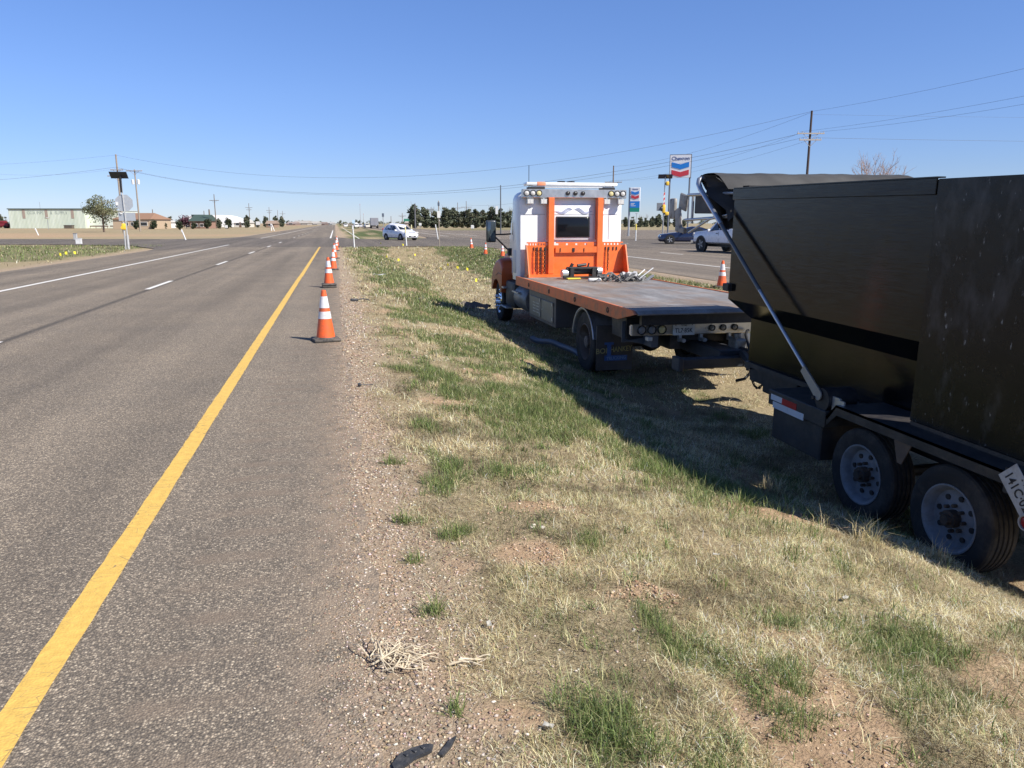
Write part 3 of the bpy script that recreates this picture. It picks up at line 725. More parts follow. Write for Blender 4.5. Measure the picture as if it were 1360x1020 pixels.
for x in (4.56, 5.67):
    mb = MB(); mb.b(x - .065, x + .065, 16.36, 16.44, DZ + .06, 2.17, .008); mb.b(x - .065, x - .05, 16.44, 16.53, 1.28, 2.17); mb.b(x + .05, x + .065, 16.44, 16.53, 1.28, 2.17); mb.build('headboard_post', ORANGE, tr, 20)
mb = MB(); mb.b(3.93, 6.28, 16.41, 16.555, 2.165, 2.345, .012)
lp = mb.build('light_panel', STEEL, tr, 30)
for i, x in enumerate((4.02, 4.155, 4.29)): round_lamp(lp, 'round_work_light', (x, 16.41, 2.262), .066, LENSY if i == 2 else LENS)
for i, x in enumerate((5.92, 6.055, 6.19)): round_lamp(lp, 'round_work_light', (x, 16.41, 2.262), .066, LENSY if i == 0 else LENS)
for x in (4.93, 5.10, 5.27): round_lamp(lp, 'marker_light', (x, 16.41, 2.262), .045, LENSD)
for x in (4.10, 4.40, 5.83, 6.15):
    mb = MB(); mb.b(x - .075, x + .075, 16.40, 16.48, 2.03, 2.145, .008); mb.b(x - .02, x + .02, 16.42, 16.46, 2.145, 2.166); q = mb.build('flood_light', GALV, tr, 30)
    mb = MB(); mb.b(x - .062, x + .062, 16.393, 16.402, 2.045, 2.13); mb.b(x - .004, x + .004, 16.389, 16.394, 2.045, 2.13); mb.build('lens', LENS, q, 0)
# light bar
mb = MB(); mb.b(4.05, 6.12, 16.55, 16.85, 2.43, 2.50, .02, 2); mb.b(4.2, 6.0, 16.58, 16.82, 2.39, 2.43)
lb = mb.build('light_bar', M('light_bar_clear', (.78, .79, .80), .2, var=.05, coat=.6), tr, 35)
mb = MB(); mb.b(4.28, 4.48, 16.54, 16.86, 2.425, 2.506, .02, 2); mb.build('amber_section', M('light_bar_amber', (.85, .30, .16), .2, coat=.6), lb, 35)
mb = MB(); mb.b(4.12, 4.46, 16.56, 16.84, 2.345, 2.40); mb.b(5.78, 6.06, 16.56, 16.84, 2.345, 2.40); mb.b(4.8, 4.92, 16.6, 16.8, 2.50, 2.53); mb.b(5.02, 5.14, 16.6, 16.8, 2.50, 2.53); mb.build('light_bar_foot', BLACKR, lb, 0)
# cab: rounded box lofted along y
def section(x0, x1, z0, z1, r, n=5):
    pts = []
    for cx, cz, a0 in ((x1 - r, z1 - r, 0), (x0 + r, z1 - r, 90)):
        for k in range(n + 1):
            a = R(a0 + 90 * k / n); pts.append((cx + r * math.cos(a), cz + r * math.sin(a)))
    return pts + [(x0, z0), (x1, z0)]
st = [(16.56, .06, -.12, .20), (16.60, .03, -.04, .2), (16.72, .0, .0, .22), (17.05, .0, .02, .22), (17.16, .03, .0, .22), (17.18, .25, -.10, .2), (18.2, .26, -.14, .22), (18.8, .32, -.75, .2)]
mb = MB(); rows = []
for y, ins, dz, r in st: rows.append([Vector((p[0], y, p[1])) for p in section(3.86 + ins, 6.27 - ins, .40, 2.30 + dz, r)])
V = [[mb.bm.verts.new(p) for p in row] for row in rows]; n = len(V[0])
for a, b2 in zip(V, V[1:]):
    for k in range(n): mb.bm.faces.new((a[k], a[(k + 1) % n], b2[(k + 1) % n], b2[k]))
mb.bm.faces.new(V[0]); mb.bm.faces.new(V[-1][::-1])
cab = mb.build('cab', WHITE, tr, 40)
mb = MB(); mb.b(4.66, 5.57, 16.52, 16.559, 1.27, 2.02, .02, 2); mb.build('window_surround', WHITE, cab, 40)
mb = MB(); mb.box((5.09, 16.512, 1.55), (.775, .03, .45), None, .06, 3); rw = mb.build('rear_window', M('window_gasket', (.012, .012, .013), .6), tr, 35)
mb = MB(); mb.box((5.09, 16.498, 1.55), (.72, .012, .40), None, .05, 3); mb.build('pane', GLASS, rw, 35)
mb = MB(); mb.b(3.99, 4.47, 16.551, 16.561, 1.815, 1.823); mb.b(5.76, 6.14, 16.551, 16.561, 1.815, 1.823); mb.b(4.66, 5.57, 16.514, 16.522, 1.812, 1.82)
mb.b(5.93, 5.936, 16.551, 16.561, 1.28, 1.80); mb.build('panel_seam', M('seam_grey', (.35, .35, .36), .6), cab, 0)
mb = MB()                                   # painted flourish over the window
for sx in (-1, 1):
    for k in range(3):
        pts = [(5.10 + sx * (.03 + .10 * t + .012 * k * t), 16.515, 1.93 - .02 * k + .035 * math.sin(t * 1.9 + k * .7) - .012 * t) for t in np.linspace(0, 3.2, 12)]
        mb.tube(pts, [.004 + .006 * math.sin(PI * i / 11) for i in range(12)], 5)
mb.build('pinstripe', M('pinstripe_blue_grey', (.40, .44, .58), .4), cab)
mb = MB(); mb.b(4.095, 4.12, 17.25, 18.2, .45, 1.28, .01); dr = mb.build('door', WHITE, tr, 30)
mb = MB(); mb.b(4.09, 4.115, 17.3, 18.15, 1.36, 1.88, .03, 2); mb.build('side_window', GLASS, tr, 30)
mb = MB(); mb.b(4.075, 4.096, 17.3, 17.45, 1.14, 1.17); mb.build('handle', CHROME, dr, 0)
mb = MB(); mb.b(3.848, 3.87, 16.72, 16.98, .55, 1.05, .02, 2); mb.build('side_hatch', M('hatch_grey', (.55, .56, .58), .4), cab, 30)
# bonnet and wings
mb = MB(); rows = []
for y, hw, z1 in ((18.75, .92, 1.02), (19.3, .86, .98), (20.2, .78, .86), (20.75, .66, .68), (20.9, .60, .45)):
    rows.append([Vector((p[0], y, p[1])) for p in section(X - hw, X + hw, .05, z1, .16)])
V = [[mb.bm.verts.new(p) for p in row] for row in rows]; n = len(V[0])
for a, b2 in zip(V, V[1:]):
    for k in range(n): mb.bm.faces.new((a[k], a[(k + 1) % n], b2[(k + 1) % n], b2[k]))
mb.bm.faces.new(V[0]); mb.bm.faces.new(V[-1][::-1]); mb.build('bonnet', RUSTOR, tr, 40)
WY, WZ = 18.98, -.285
for s in (-1, 1):
    mb = MB(); out = []; inn = []
    xo, xi = X + s * 1.23, X + s * .72
    for k in range(13):
        a = R(-12 + 200 * k / 12); out.append((WY - .62 * math.cos(a) * 1.0, WZ + .62 * math.sin(a)))
    top = [(18.30, .62), (18.42, .74), (18.75, .80), (19.1, .74), (19.45, .56), (19.66, .28), (19.72, -.02)]
    arch = [(18.36, -.02), (18.31, .30)] + top + [(WY + .56 * math.cos(R(a)), WZ + .56 * math.sin(R(a))) for a in (28, 45, 65, 90, 115, 135, 152)]
    mb = MB(); mb.prism(arch, 'x', xo, xi)
    es = [e for e in mb.bm.edges if all(abs(v.co.x - xo) < 1e-4 for v in e.verts) and all(any(abs(v.co.y - p[0]) < 1e-4 and abs(v.co.z - p[1]) < 1e-4 for p in top) for v in e.verts)]
    bmesh.ops.bevel(mb.bm, geom=es, offset=.11, segments=4, affect='EDGES', profile=.5)
    fd = mb.build('fender', RUSTOR, tr, 50)
    mb = MB(); mb.tube([(xo + s * .001, 18.32, .42), (xo + s * .001, 18.7, .44), (xo + s * .001, 19.0, .36)], .008, 6); mb.build('fender_seam', BLACKR, fd)
    mb = MB(); mb.b(xo, X + s * .75, 18.10, 18.52, .10, .14); mb.b(xo, X + s * .80, 17.85, 18.45, -.36, -.32, .01); mb.b(xo, X + s * .80, 16.6, 17.2, .10, .13); mb.build('step', ALU, tr, 0)
    mb = MB(); mb.b(X + s * 1.15, X + s * .6, 17.3, 18.25, -.30, .30, .06, 2); mb.build('battery_box', BLACKP, tr, 30)
    mb = MB(); mb.lathe([(.001, 0), (.27, .0), (.29, .03), (.29, 1.1), (.27, 1.13), (.001, 1.13)], (X + s * .90, 16.1, -.02), 'y', 26); mb.build('fuel_tank', M('tank_grey', (.16, .165, .175), .45, .3, dirt=(.06, .055, .05), da=.6, ds=4), tr, 40)
    wheel(tr, (X + s * 1.02, WY, WZ), .50, .27, s, .29, 'steer')
    for q in (0, 1): wheel(tr, (X + s * (1.04 - .30 * q), 12.0, -.285), .50, .26, s, .29, 'dual')
    # aluminium half fender over the rear wheels
    mb = MB(); A = []; B = []
    for k in range(15):
        a = R(12 + 160 * k / 14); A.append((X + s * 1.20, 12.0 + .56 * math.cos(PI - a), -.285 + .56 * math.sin(a))); B.append((X + s * .66, A[-1][1], A[-1][2]))
    mb.grid([A, B]); mb.solidify(.022)
    mb.tube(A, .016, 6); mb.build('rear_fender', ALU, tr, 40)
    # mud flaps
    xa, xb = (3.83, 4.42) if s < 0 else (5.80, 6.38)
    mb = MB(); mb.b(xa, xb, 11.10, 11.115, -.60, .10); fl = mb.build('mud_flap', M('mud_flap_rubber', (.035, .037, .042), .55, dirt=(.09, .08, .07), da=.5), tr, 0)
    xm = (xa + xb) / 2
    mb = MB(); mb.text('BOB', .115, face_mtx((xa + .10, 11.094, -.30), (1, 0, .05), (0, 0, 1)), .002, .002); mb.text('HANKEY', .115, face_mtx((xa + .40, 11.094, -.275), (1, 0, .05), (0, 0, 1)), .002, .002, .78); mb.build('lettering', M('flap_yellow', (.30, .27, .12), .6), fl, 0)
    mb = MB(); mb.b(xa + .17, xa + .235, 11.085, 11.0985, -.43, -.20); mb.b(xa + .13, xa + .275, 11.087, 11.0985, -.20, -.165); mb.b(xa + .13, xa + .50, 11.087, 11.0985, -.45, -.37); mb.build('emblem', M('flap_blue', (.02, .09, .28), .5), fl, 0)
    mb = MB(); mb.text('TRUCKING', .07, face_mtx((xa + .32, 11.083, -.41), (1, 0, .05), (0, 0, 1)), .002, .001, .9); mb.build('lettering', M('flap_light_blue', (.12, .22, .38), .5), fl, 0)
    # tool box under the deck
    xo2 = X + s * 1.21
    mb = MB(); mb.b(xo2, X + s * .72, 13.62, 15.62, -.27, .29, .01); tb = mb.build('toolbox', M('toolbox_grey', (.11, .11, .115), .5, .2, dirt=(.06, .055, .05), da=.5), tr, 20)
    for y0, y1 in ((13.74, 14.58), (14.64, 15.5)):
        mb = MB(); mb.b(xo2 - s * .0, xo2 + s * .02, y0, y1, -.20, .18, .008); d = mb.build('toolbox_door', M('toolbox_door_steel', (.20, .205, .21), .42, .4, var=.25, vs=10, dirt=(.26, .23, .14), da=.45, ds=3), tb, 20)
        mb = MB()
        for zz in (-.12, -.06, .0, .06) if y0 > 14.6 else (-.02,):
            for yy in ((y0 + .10, y0 + .36) if y0 > 14.6 else (y1 - .12,)): mb.b(xo2 + s * .02, xo2 + s * .03, yy, yy + (.2 if y0 > 14.6 else .05), zz, zz + .016)
        for zz in (-.16, .12): mb.b(xo2 + s * .02, xo2 + s * .032, y0 + .0, y0 + .05, zz, zz + .06)
        mb.build('hinge', GALV, d, 0)
    # mirror
    mb = MB(); mb.box((X + s * 1.44, 18.55, 1.44), (.24, .09, .52), None, .035, 3); mr = mb.build('mirror', M('mirror_shell', (.04, .045, .05), .3, coat=.3), tr, 35)
    mb = MB(); mb.box((X + s * 1.44, 18.50, 1.44), (.19, .012, .46), None, .03, 2); mb.build('mirror_glass', M('mirror_glass', (.10, .13, .15), .05, .6), mr, 35)
    mb = MB(); mb.tube([(X + s * 1.40, 18.55, 1.36), (X + s * 1.10, 18.45, 1.37), (X + s * .98, 18.4, 1.38)], .018); mb.tube([(X + s * 1.36, 18.55, 1.33), (X + s * 1.02, 18.45, .98)], .018); mb.b(X + s * .95, X + s * 1.05, 18.38, 18.52, .86, 1.04, .02); mb.build('mirror_arm', BLACKR, mr, 35)
mb = MB(); mb.tube([(4.46, 18.0, 2.05), (4.46, 18.0, 2.95)], .008, 5); mb.build('antenna', BLACKR, tr)
# rear light bar, plate, wheel lift
mb = MB(); mb.b(3.93, 6.27, 9.92, 9.99, .10, .262, .008); tb = mb.build('tail_light_bar', STEEL, tr, 20)
for i, x in enumerate((4.07, 4.22, 4.37)): round_lamp(tb, 'tail_light', (x, 9.92, .182), .066, LENSY if i == 2 else M('grey_tail_lens', (.26, .26, .28), .25, var=.15, vs=30))
for x in (5.13, 5.30, 5.48): round_lamp(tb, 'tail_light', (x, 9.92, .185), .045, M('tan_tail_lens', (.30, .28, .24), .25, var=.15, vs=30))
mb = MB(); mb.b(3.92, 3.93, 9.925, 9.985, .12, .24); mb.build('side_marker', LENS, tb, 0)
mb = MB(); mb.b(4.53, 4.86, 9.895, 9.905, .095, .255, .004); pl = mb.build('license_plate', PLATE, tr, 20)
mb = MB(); mb.text('TL7\u00b785K', .088, face_mtx((4.695, 9.894, .160), (1, 0, 0), (0, 0, 1)), .001, .001, .86); mb.text('TEXAS', .032, face_mtx((4.695, 9.894, .232), (1, 0, 0), (0, 0, 1)), .001, .0, 1.0)
for x in (4.57, 4.82): mb.b(x - .008, x + .008, 9.892, 9.896, .235, .243)
mb.build('lettering', INK, pl, 0)
mb = MB(); mb.b(4.50, 4.545, 9.87, 9.92, .255, .262); mb.b(4.14, 4.22, 9.86, 9.95, .03, .09, .01); mb.build('plate_lamp', LENS, tb, 0)
LIFT = M('wheel_lift_grey', (.05, .055, .065), .45, dirt=(.02, .02, .02), da=.6, coat=.2)
mb = MB(); mb.b(4.32, 5.75, 9.12, 9.27, -.24, -.10, .015); mb.b(4.93, 5.27, 9.27, 11.0, -.20, -.03, .01); mb.b(4.26, 4.33, 9.08, 9.31, -.26, -.08, .01); mb.b(5.74, 5.81, 9.08, 9.31, -.26, -.08, .01); mb.b(5.25, 5.36, 9.09, 9.13, -.285, -.245); mb.build('wheel_lift', LIFT, tr, 30)
mb = MB()
for x in (4.66, 4.98, 5.42): mb.cyl((x, 9.80, .03), (x, 9.92, .03), .028, 10); mb.b(x - .02, x + .02, 9.92, 9.98, .0, .10)
for x in (5.52, 5.70): mb.prism([(x - .06, .10), (x + .06, .10), (x + .03, -.09), (x - .01, -.09)], 'y', 9.86, 9.89)
mb.build('tow_bracket', GALV, tr, 30)
mb = MB(); mb.b(3.95, 4.34, 10.35, 10.36, -.05, .26); mb.prism([(3.98, -.02), (4.28, .02), (4.28, -.08)], 'y', 10.28, 10.36); mb.b(4.26, 4.36, 10.0, 10.4, -.08, .30); mb.build('rear_skid_box', M('skid_box_grey', (.10, .11, .13), .5), tr, 0)
ORG[0] = None
# ------------------------------------------------------------------ chains, gear on the deck
CH = M('dark_chain_steel', (.05, .045, .04), .5, .6)
def chain_mesh(pts, r=.0065, step=.04):
    mb = MB(); pts = [Vector(p) for p in pts]; L = [0]
    for a, b2 in zip(pts, pts[1:]): L.append(L[-1] + (b2 - a).length)
    n = max(3, int(L[-1] / step))
    def at(d):
        for i in range(len(pts) - 1):
            if d <= L[i + 1]: return pts[i].lerp(pts[i + 1], (d - L[i]) / max(1e-6, L[i + 1] - L[i]))
        return pts[-1]
    for k in range(n):
        c = at((k + .5) * step); t = (at(min(L[-1], (k + 1) * step)) - at(k * step)).normalized()
        u = t.cross(Vector((0, 1, .2)) if abs(t.y) < .9 else Vector((1, 0, 0))).normalized(); w_ = t.cross(u)
        s_ = u if k % 2 else w_
        ring = [c + t * (math.cos(2 * PI * q / 8) * step * .68) + s_ * (math.sin(2 * PI * q / 8) * r * 2.1) for q in range(8)]
        mb.tube(ring + [ring[0]], r, 5, False)
    return mb
for i, (x, z0, lab) in enumerate(((4.21, DZ + .08, 'leftmost of the dark chains hanging on the orange headboard'), (4.31, DZ + .07, 'middle of three dark chains hanging left of the window post'), (4.41, DZ + .07, 'dark chain hanging on the headboard right beside the left orange post'), (5.86, DZ + .1, 'dark chain hanging on the headboard right of the window'))):
    pts = [(x, 16.37, 1.10), (x + .004, 16.36, .9), (x, 16.37, z0)]
    mb = chain_mesh(pts, .0075 + .002 * (i in (1, 2)), .045); o = mb.build('tie_down_chain', CH); tag(o, lab, 'chain', 'chains hanging on the headboard')
g = thing('winch', (5.0, 15.55, DZ), 'dark winch with silver drum ends lying on the deck before the headboard', 'winch')
mb = MB(); mb.cyl((-.33, 0, .17), (.36, .05, .17), .075, 16); mb.b(-.30, .32, -.09, .12, .20, .25, .01); mb.b(-.42, .45, -.13, -.06, .02, .06); mb.b(-.28, -.2, -.12, .14, .0, .24); mb.b(.2, .28, -.12, .14, .0, .24); mb.cyl((-.1, -.02, .28), (.1, .02, .30), .03, 8); mb.cyl((-.26, 0, .2), (-.2, 0, .32), .035, 8); mb.cyl((.12, 0, .2), (.16, 0, .33), .02, 8); mb.b(.3, .52, -.1, .02, .0, .1, .02); mb.build('winch_body', BLACKP, g, 30)
mb = MB(); mb.cyl((-.44, -.02, .12), (-.31, -.01, .12), .085, 16); mb.cyl((.33, .02, .16), (.44, .04, .16), .08, 16); mb.build('drum_end', GALV, g, 35)
mb = MB(); mb.box((-.22, -.14, .02), (.30, .10, .03), (0, 0, .15), .008); mb.build('yellow_wedge', M('wedge_yellow', (.75, .55, .06), .6), g, 20)
g = thing('strap_pile', (5.62, 14.75, DZ), 'tangled pile of grey tow straps and white cloth on the deck', 'straps')
rg = random.Random(5)
mb = MB()
for k in range(26):
    a = rg.uniform(0, 6.28); r0 = rg.uniform(.05, .42); x0, y0 = r0 * 1.15 * math.cos(a), r0 * .55 * math.sin(a)
    pts = []; d = rg.uniform(0, 6.28); zz = rg.uniform(.02, .14) * (1 - r0)
    for q in range(7):
        pts.append((x0, y0, max(.015, zz + .05 * math.sin(q * 1.3 + k)))); x0 += .07 * math.cos(d); y0 += .05 * math.sin(d); d += rg.uniform(-.7, .7)
    mb.tube(pts, rg.uniform(.010, .022), 6)
mb.build('strap', M('strap_grey', (.17, .17, .165), .8, var=.4, vs=12, dirt=(.06, .06, .06), da=.7, ds=7), g, 50)
mb = MB(); rows = []
for i in range(7):
    rows.append([(-.05 + .05 * i + rg.uniform(-.02, .02), -.12 + .05 * j + rg.uniform(-.02, .02), .10 + .08 * math.sin(i * 1.1 + j * .8) + rg.uniform(0, .03)) for j in range(5)])
mb.grid(rows); mb.box((-.62, -.05, .04), (.26, .10, .07), (0, 0, -.1), .02); mb.build('white_cloth', M('cloth_white', (.72, .70, .67), .85), g, 60)
mb = MB(); mb.cyl((.28, -.1, .03), (.62, -.05, .26), .014, 8); mb.cyl((.25, .0, .05), (.50, .1, .22), .014, 8); mb.cyl((.46, -.12, .02), (.60, -.16, .12), .02, 8); mb.build('steel_bar', GALV, g)
# ================================================================== dump trailer (world metres, nose slightly up)
ORG[0] = Vector((5.3, 4.72, -.76))
tl = thing('dump_trailer', ORG[0], 'tall glossy black tandem axle dump trailer with scuffed rear panel hitched in the ditch', 'trailer')
tl.rotation_euler = (R(.9), 0, 0)
GLOSS, nt, b = nodes('glossy_black_wall')
tc = nd(nt, 'ShaderNodeTexCoord').outputs['Object']
n1 = nd(nt, 'ShaderNodeTexNoise', {'Vector': nd(nt, 'ShaderNodeMapping', {'Vector': tc, 'Scale': (3, 4, 800)}).outputs[0], 'Scale': 1.0, 'Detail': 0.0})
n2 = nd(nt, 'ShaderNodeTexNoise', {'Vector': tc, 'Scale': 5.0, 'Detail': 9.0, 'Roughness': .75})
c = mix(nt, ramp(nt, n2.outputs[0], [(.45, 0.0), (.75, .6)]), (.006, .0059, .0058), (.017, .0155, .0135))
nt.links.new(c, b.inputs['Base Color'])
b.inputs['Roughness'].default_value = .10; b.inputs['Specular IOR Level'].default_value = .30
bp = nd(nt, 'ShaderNodeBump', {'Height': n1.outputs[0], 'Strength': 1.0, 'Distance': .00022}); nt.links.new(bp.outputs[0], b.inputs['Normal'])
SCUFF, nt, b = nodes('scuffed_black_panel')
tc = nd(nt, 'ShaderNodeTexCoord').outputs['Object']
def scratch(scale, rot, stretch, lo, hi, seed):
    mp = nd(nt, 'ShaderNodeMapping', {'Vector': tc, 'Location': (seed, seed * 2, seed), 'Rotation': (rot, 0, 0), 'Scale': (1, 1, stretch)})
    n = nd(nt, 'ShaderNodeTexNoise', {'Vector': mp.outputs[0], 'Scale': scale, 'Detail': 9.0, 'Roughness': .62})
    return ramp(nt, n.outputs[0], [(lo, 0.0), (hi, 1.0)])
big = ramp(nt, nd(nt, 'ShaderNodeTexNoise', {'Vector': tc, 'Scale': 1.6, 'Detail': 5.0, 'Roughness': .6}).outputs[0], [(.40, .0), (.58, 1.0)])
s1 = scratch(17, .9, .55, .645, .73, 1.0); s2 = scratch(26, -.6, .40, .64, .74, 4.0); s3 = scratch(5, 1.1, .5, .52, .80, 7.0)
mx = nd(nt, 'ShaderNodeMath', {0: s1, 1: s2}, operation='MAXIMUM')
mm = nd(nt, 'ShaderNodeMath', {0: mx.outputs[0], 1: big}, operation='MULTIPLY')
c = mix(nt, ramp(nt, nd(nt, 'ShaderNodeTexNoise', {'Vector': tc, 'Scale': 3.0, 'Detail': 9.0, 'Roughness': .7}).outputs[0], [(.4, 0.0), (.7, .7)]), (.007, .007, .007), (.024, .019, .014))
c = mix(nt, nd(nt, 'ShaderNodeMath', {0: s3, 1: .35}, operation='MULTIPLY').outputs[0], c, (.17, .17, .18))
c = mix(nt, nd(nt, 'ShaderNodeMath', {0: mm.outputs[0], 1: .75}, operation='MULTIPLY').outputs[0], c, (.42, .42, .42))
nt.links.new(c, b.inputs['Base Color'])
b.inputs['Roughness'].default_value = .26; b.inputs['Specular IOR Level'].default_value = .24
n1 = nd(nt, 'ShaderNodeTexNoise', {'Vector': tc, 'Scale': 2.0, 'Detail': 4.0})
bp = nd(nt, 'ShaderNodeBump', {'Height': n1.outputs[0], 'Strength': .35, 'Distance': .02}); nt.links.new(bp.outputs[0], b.inputs['Normal'])
XL, XR = 4.20, 6.42
YF, YS, YR = 7.80, 4.86, 3.36
ZT = 1.932
for s in (-1, 1):
    x0 = XL if s < 0 else XR; d = -s
    prof = [(x0, ZT), (x0, .765), (x0 + d * .30, .54), (x0 + d * .30, .06), (x0 + d * .35, .06), (x0 + d * .35, .565), (x0 + d * .05, .79), (x0 + d * .05, ZT)]
    mb = MB(); mb.prism(prof, 'y', YS, YF); mb.build('side_wall', GLOSS, tl, 30)
    mb = MB(); mb.b(x0 + s * .012, x0 + d * .05, YR, YS + .012, .165, ZT + .005, .004)
    mb.build('rear_side_panel', SCUFF, tl, 20)
    mb = MB(); mb.b(x0 + s * .018, x0 + s * .002, YS + .02, YF + .012, ZT - .105, ZT + .012, .004); mb.b(x0 + s * .018, x0 + d * .055, YS + .02, YF, ZT + .012, ZT + .022); mb.build('top_rim', GLOSS, tl, 20)
    mb = MB(); mb.b(x0 + s * .014, x0 + d * .3, YR, YS, .10, .163); mb.build('panel_rust_rail', M('rusty_rail', (.06, .045, .03), .7, dirt=(.16, .10, .06), da=.7, ds=5), tl, 0)
    mb = MB(); mb.b(x0 + s * .05, x0 + d * .06, YF - .07, YF + .055, .855, .935, .006); mb.build('latch_tube', BLACKP, tl, 20)
    # fender with sloping ends
    xo, xi = (4.0, 4.46) if s < 0 else (6.62, 6.16)
    yA, yB = 5.50, 3.78; zf = .135
    out = [(yA + .12, .0), (yA + .0, zf), (yB, zf), (yB - .14, .02), (yB - .30, -.28), (yB - .28, -.29), (yB - .12, .0), (yB + .008, zf - .02), (yA - .008, zf - .02), (yA + .10, -.02)]
    mb = MB(); mb.prism(out, 'x', xo, xi)
    mb.prism([(yA + .12, .0), (yA, zf), (yB, zf), (yB - .14, .02), (yB - .30, -.28), (yB - .24, -.27), (yB - .08, -.04), (yB + .02, zf - .085), (yA - .02, zf - .085), (yA + .10, -.06)], 'x', xo, xo + d * .008)
    mb.build('fender', M('fender_black', (.025, .025, .03), .4, dirt=(.10, .085, .07), da=.55, ds=4, dt=.5), tl, 0)
    mb = MB(); mb.prism([(4.80, .045), (4.62, .045), (4.70, -.12), (4.745, -.12)], 'x', xo + d * .012, xo + d * .022); mb.build('fender_gusset', M('gusset_rust', (.10, .07, .05), .7, dirt=(.2, .13, .08), da=.6), tl, 0)
    for y in (5.19, 4.25): wheel(tl, (4.165 if s < 0 else 6.455, y, -.372), .378, .225, s, .232, 'trailer')
    # step box ahead of the wheels
    mb = MB(); mb.b(xo, xo + d * .60, 5.63, 6.52, -.10, .045, .006); mb.b(xo + d * .03, xo + d * .58, 5.70, 6.47, -.42, -.10, .01)
    sb = mb.build('step_box', M('step_black', (.028, .028, .03), .5, dirt=(.09, .08, .065), da=.5, ds=4), tl, 20)
    mb = MB(); mb.mi = 0; mb.b(xo - d * .004, xo, 6.28, 6.47, -.045, .008); mb.b(xo - d * .004, xo, 5.93, 6.43, -.115, -.055)
    mb.mi = 1; mb.b(xo - d * .005, xo - d * .001, 6.05, 6.28, -.052, .008); mb.build('reflective_tape', [M('tape_white', (.62, .64, .68), .3, dirt=(.4, .4, .4), da=.3), M('tape_red', (.42, .03, .03), .3)], sb, 0)
    # plate lamp bracket at the back of the fender
    xq = xo + d * .02
    if s < 0:
        mb = MB(); mb.b(4.0, 4.09, 3.38, 3.62, -.22, .0); mb.build('lamp_bracket', BLACKP, tl, 0)
        T0 = Vector((4.0, 3.765, .165)); T1 = Vector((4.0, 3.56, -.05)); u = (T1 - T0); L_ = u.length * 1.12; u.normalize(); v_ = Vector((0, u.z, -u.y)).normalized()
        if v_.z < 0: v_ = -v_
        mb = MB(); c0 = T0 + u * (L_ / 2) - v_ * .01
        P = [c0 + u * a * L_ / 2 + v_ * b_ * .08 for a, b_ in ((-1, -1), (1, -1), (1, 1), (-1, 1))]
        mb.poly([p + Vector((-.012, 0, 0)) for p in P]); mb.solidify(.004); pl = mb.build('license_plate', M('plate_shaded_dusty', (.40, .41, .42), .5, var=.08, dirt=(.24, .22, .2), da=.6, ds=14), tl, 0)  # plate white darkened to carry the shade on this side, plus grime
        mb = MB(); mb.text('141C\u00b7026', .093, face_mtx(c0 + Vector((-.018, 0, 0)) - v_ * .012, u, v_), .001, .001, .80); mb.text('*  TEXAS  *', .028, face_mtx(c0 + Vector((-.018, 0, 0)) + v_ * .055, u, v_), .001, 0, 1.0); mb.build('lettering', INK, pl, 0)
        mb = MB(); mb.b(4.0, 4.02, 3.42, 3.80, .0, .16); mb.build('plate_bracket', BLACKP, tl, 0)
    round_lamp(tl, 'marker_lamp', (xo, 3.585, -.12), .05, M('red_lamp_dark', (.26, .015, .015), .3), M('lamp_ring_grey', (.3, .3, .3), .5), .03, (s, 0, 0))  # lens in a darker red than the other red lamps
# ends, floor, frame
mb = MB(); mb.prism([(XL + .05, ZT - .02), (XL + .05, .79), (XL + .352, .565), (XL + .352, .06), (XR - .352, .06), (XR - .352, .565), (XR - .05, .79), (XR - .05, ZT - .02)], 'y', YF - .06, YF - .002); mb.build('front_wall', GLOSS, tl, 0)
mb = MB(); mb.b(XL + .06, XR - .06, YR + .02, YR + .07, .17, ZT - .01); mb.build('tailgate', SCUFF, tl, 0)
mb = MB(); mb.b(XL + .36, XR - .36, YR + .08, YF - .07, .062, .12); mb.build('box_floor', BLACKP, tl, 0)
mb = MB()
for x in (4.62, 5.84): mb.b(x, x + .12, 3.4, 7.95, -.20, .02)
for y in np.arange(3.6, 7.9, .5): mb.b(4.75, 5.83, y, y + .08, -.12, .0)
mb.b(4.46, 6.16, 7.68, 7.80, -.02, .055); mb.b(4.46, 4.52, 5.5, 7.68, .005, .055)
mb.b(4.46, 4.50, 3.4, 5.5, -.18, .05)
mb.tube([(4.68, 7.9, -.10), (5.22, 9.2, -.14)], .055, 6); mb.tube([(5.92, 7.9, -.10), (5.38, 9.2, -.14)], .055, 6)
mb.cyl((5.3, 9.15, -.14), (5.3, 9.55, -.14), .06, 10)
for y in (5.19, 4.25): mb.cyl((4.1, y, -.372), (6.5, y, -.372), .045, 10)
mb.b(4.55, 4.62, 6.9, 7.55, -.25, .05, .01)
mb.build('trailer_frame', BLACKP, tl, 30)
mb = MB(); mb.b(4.57, 4.585, 6.75, 7.35, -.24, -.12); mb.build('reflective_tape', M('tape_red', (.42, .03, .03), .3), tl, 0)
mb = MB(); mb.b(5.52, 5.64, 8.35, 8.47, -.55, .35, .01); mb.cyl((5.58, 8.41, -.75), (5.58, 8.41, -.5), .035, 10); mb.b(5.48, 5.68, 8.3, 8.52, -.78, -.75); mb.build('jack', GALV, tl, 30)
mb = MB(); mb.b(5.22, 5.38, 9.38, 9.62, -.16, .02, .02); mb.cyl((5.3, 9.5, .0), (5.3, 9.5, .08), .05, 10); mb.build('coupler', M('coupler_worn', (.30, .29, .27), .5, .5, dirt=(.08, .07, .06), da=.6, ds=8), tl, 30)
def sag(a, b2, d, n=9):
    a, b2 = Vector(a), Vector(b2); return [a.lerp(b2, t) - Vector((0, 0, d * 4 * t * (1 - t))) for t in np.linspace(0, 1, n)]
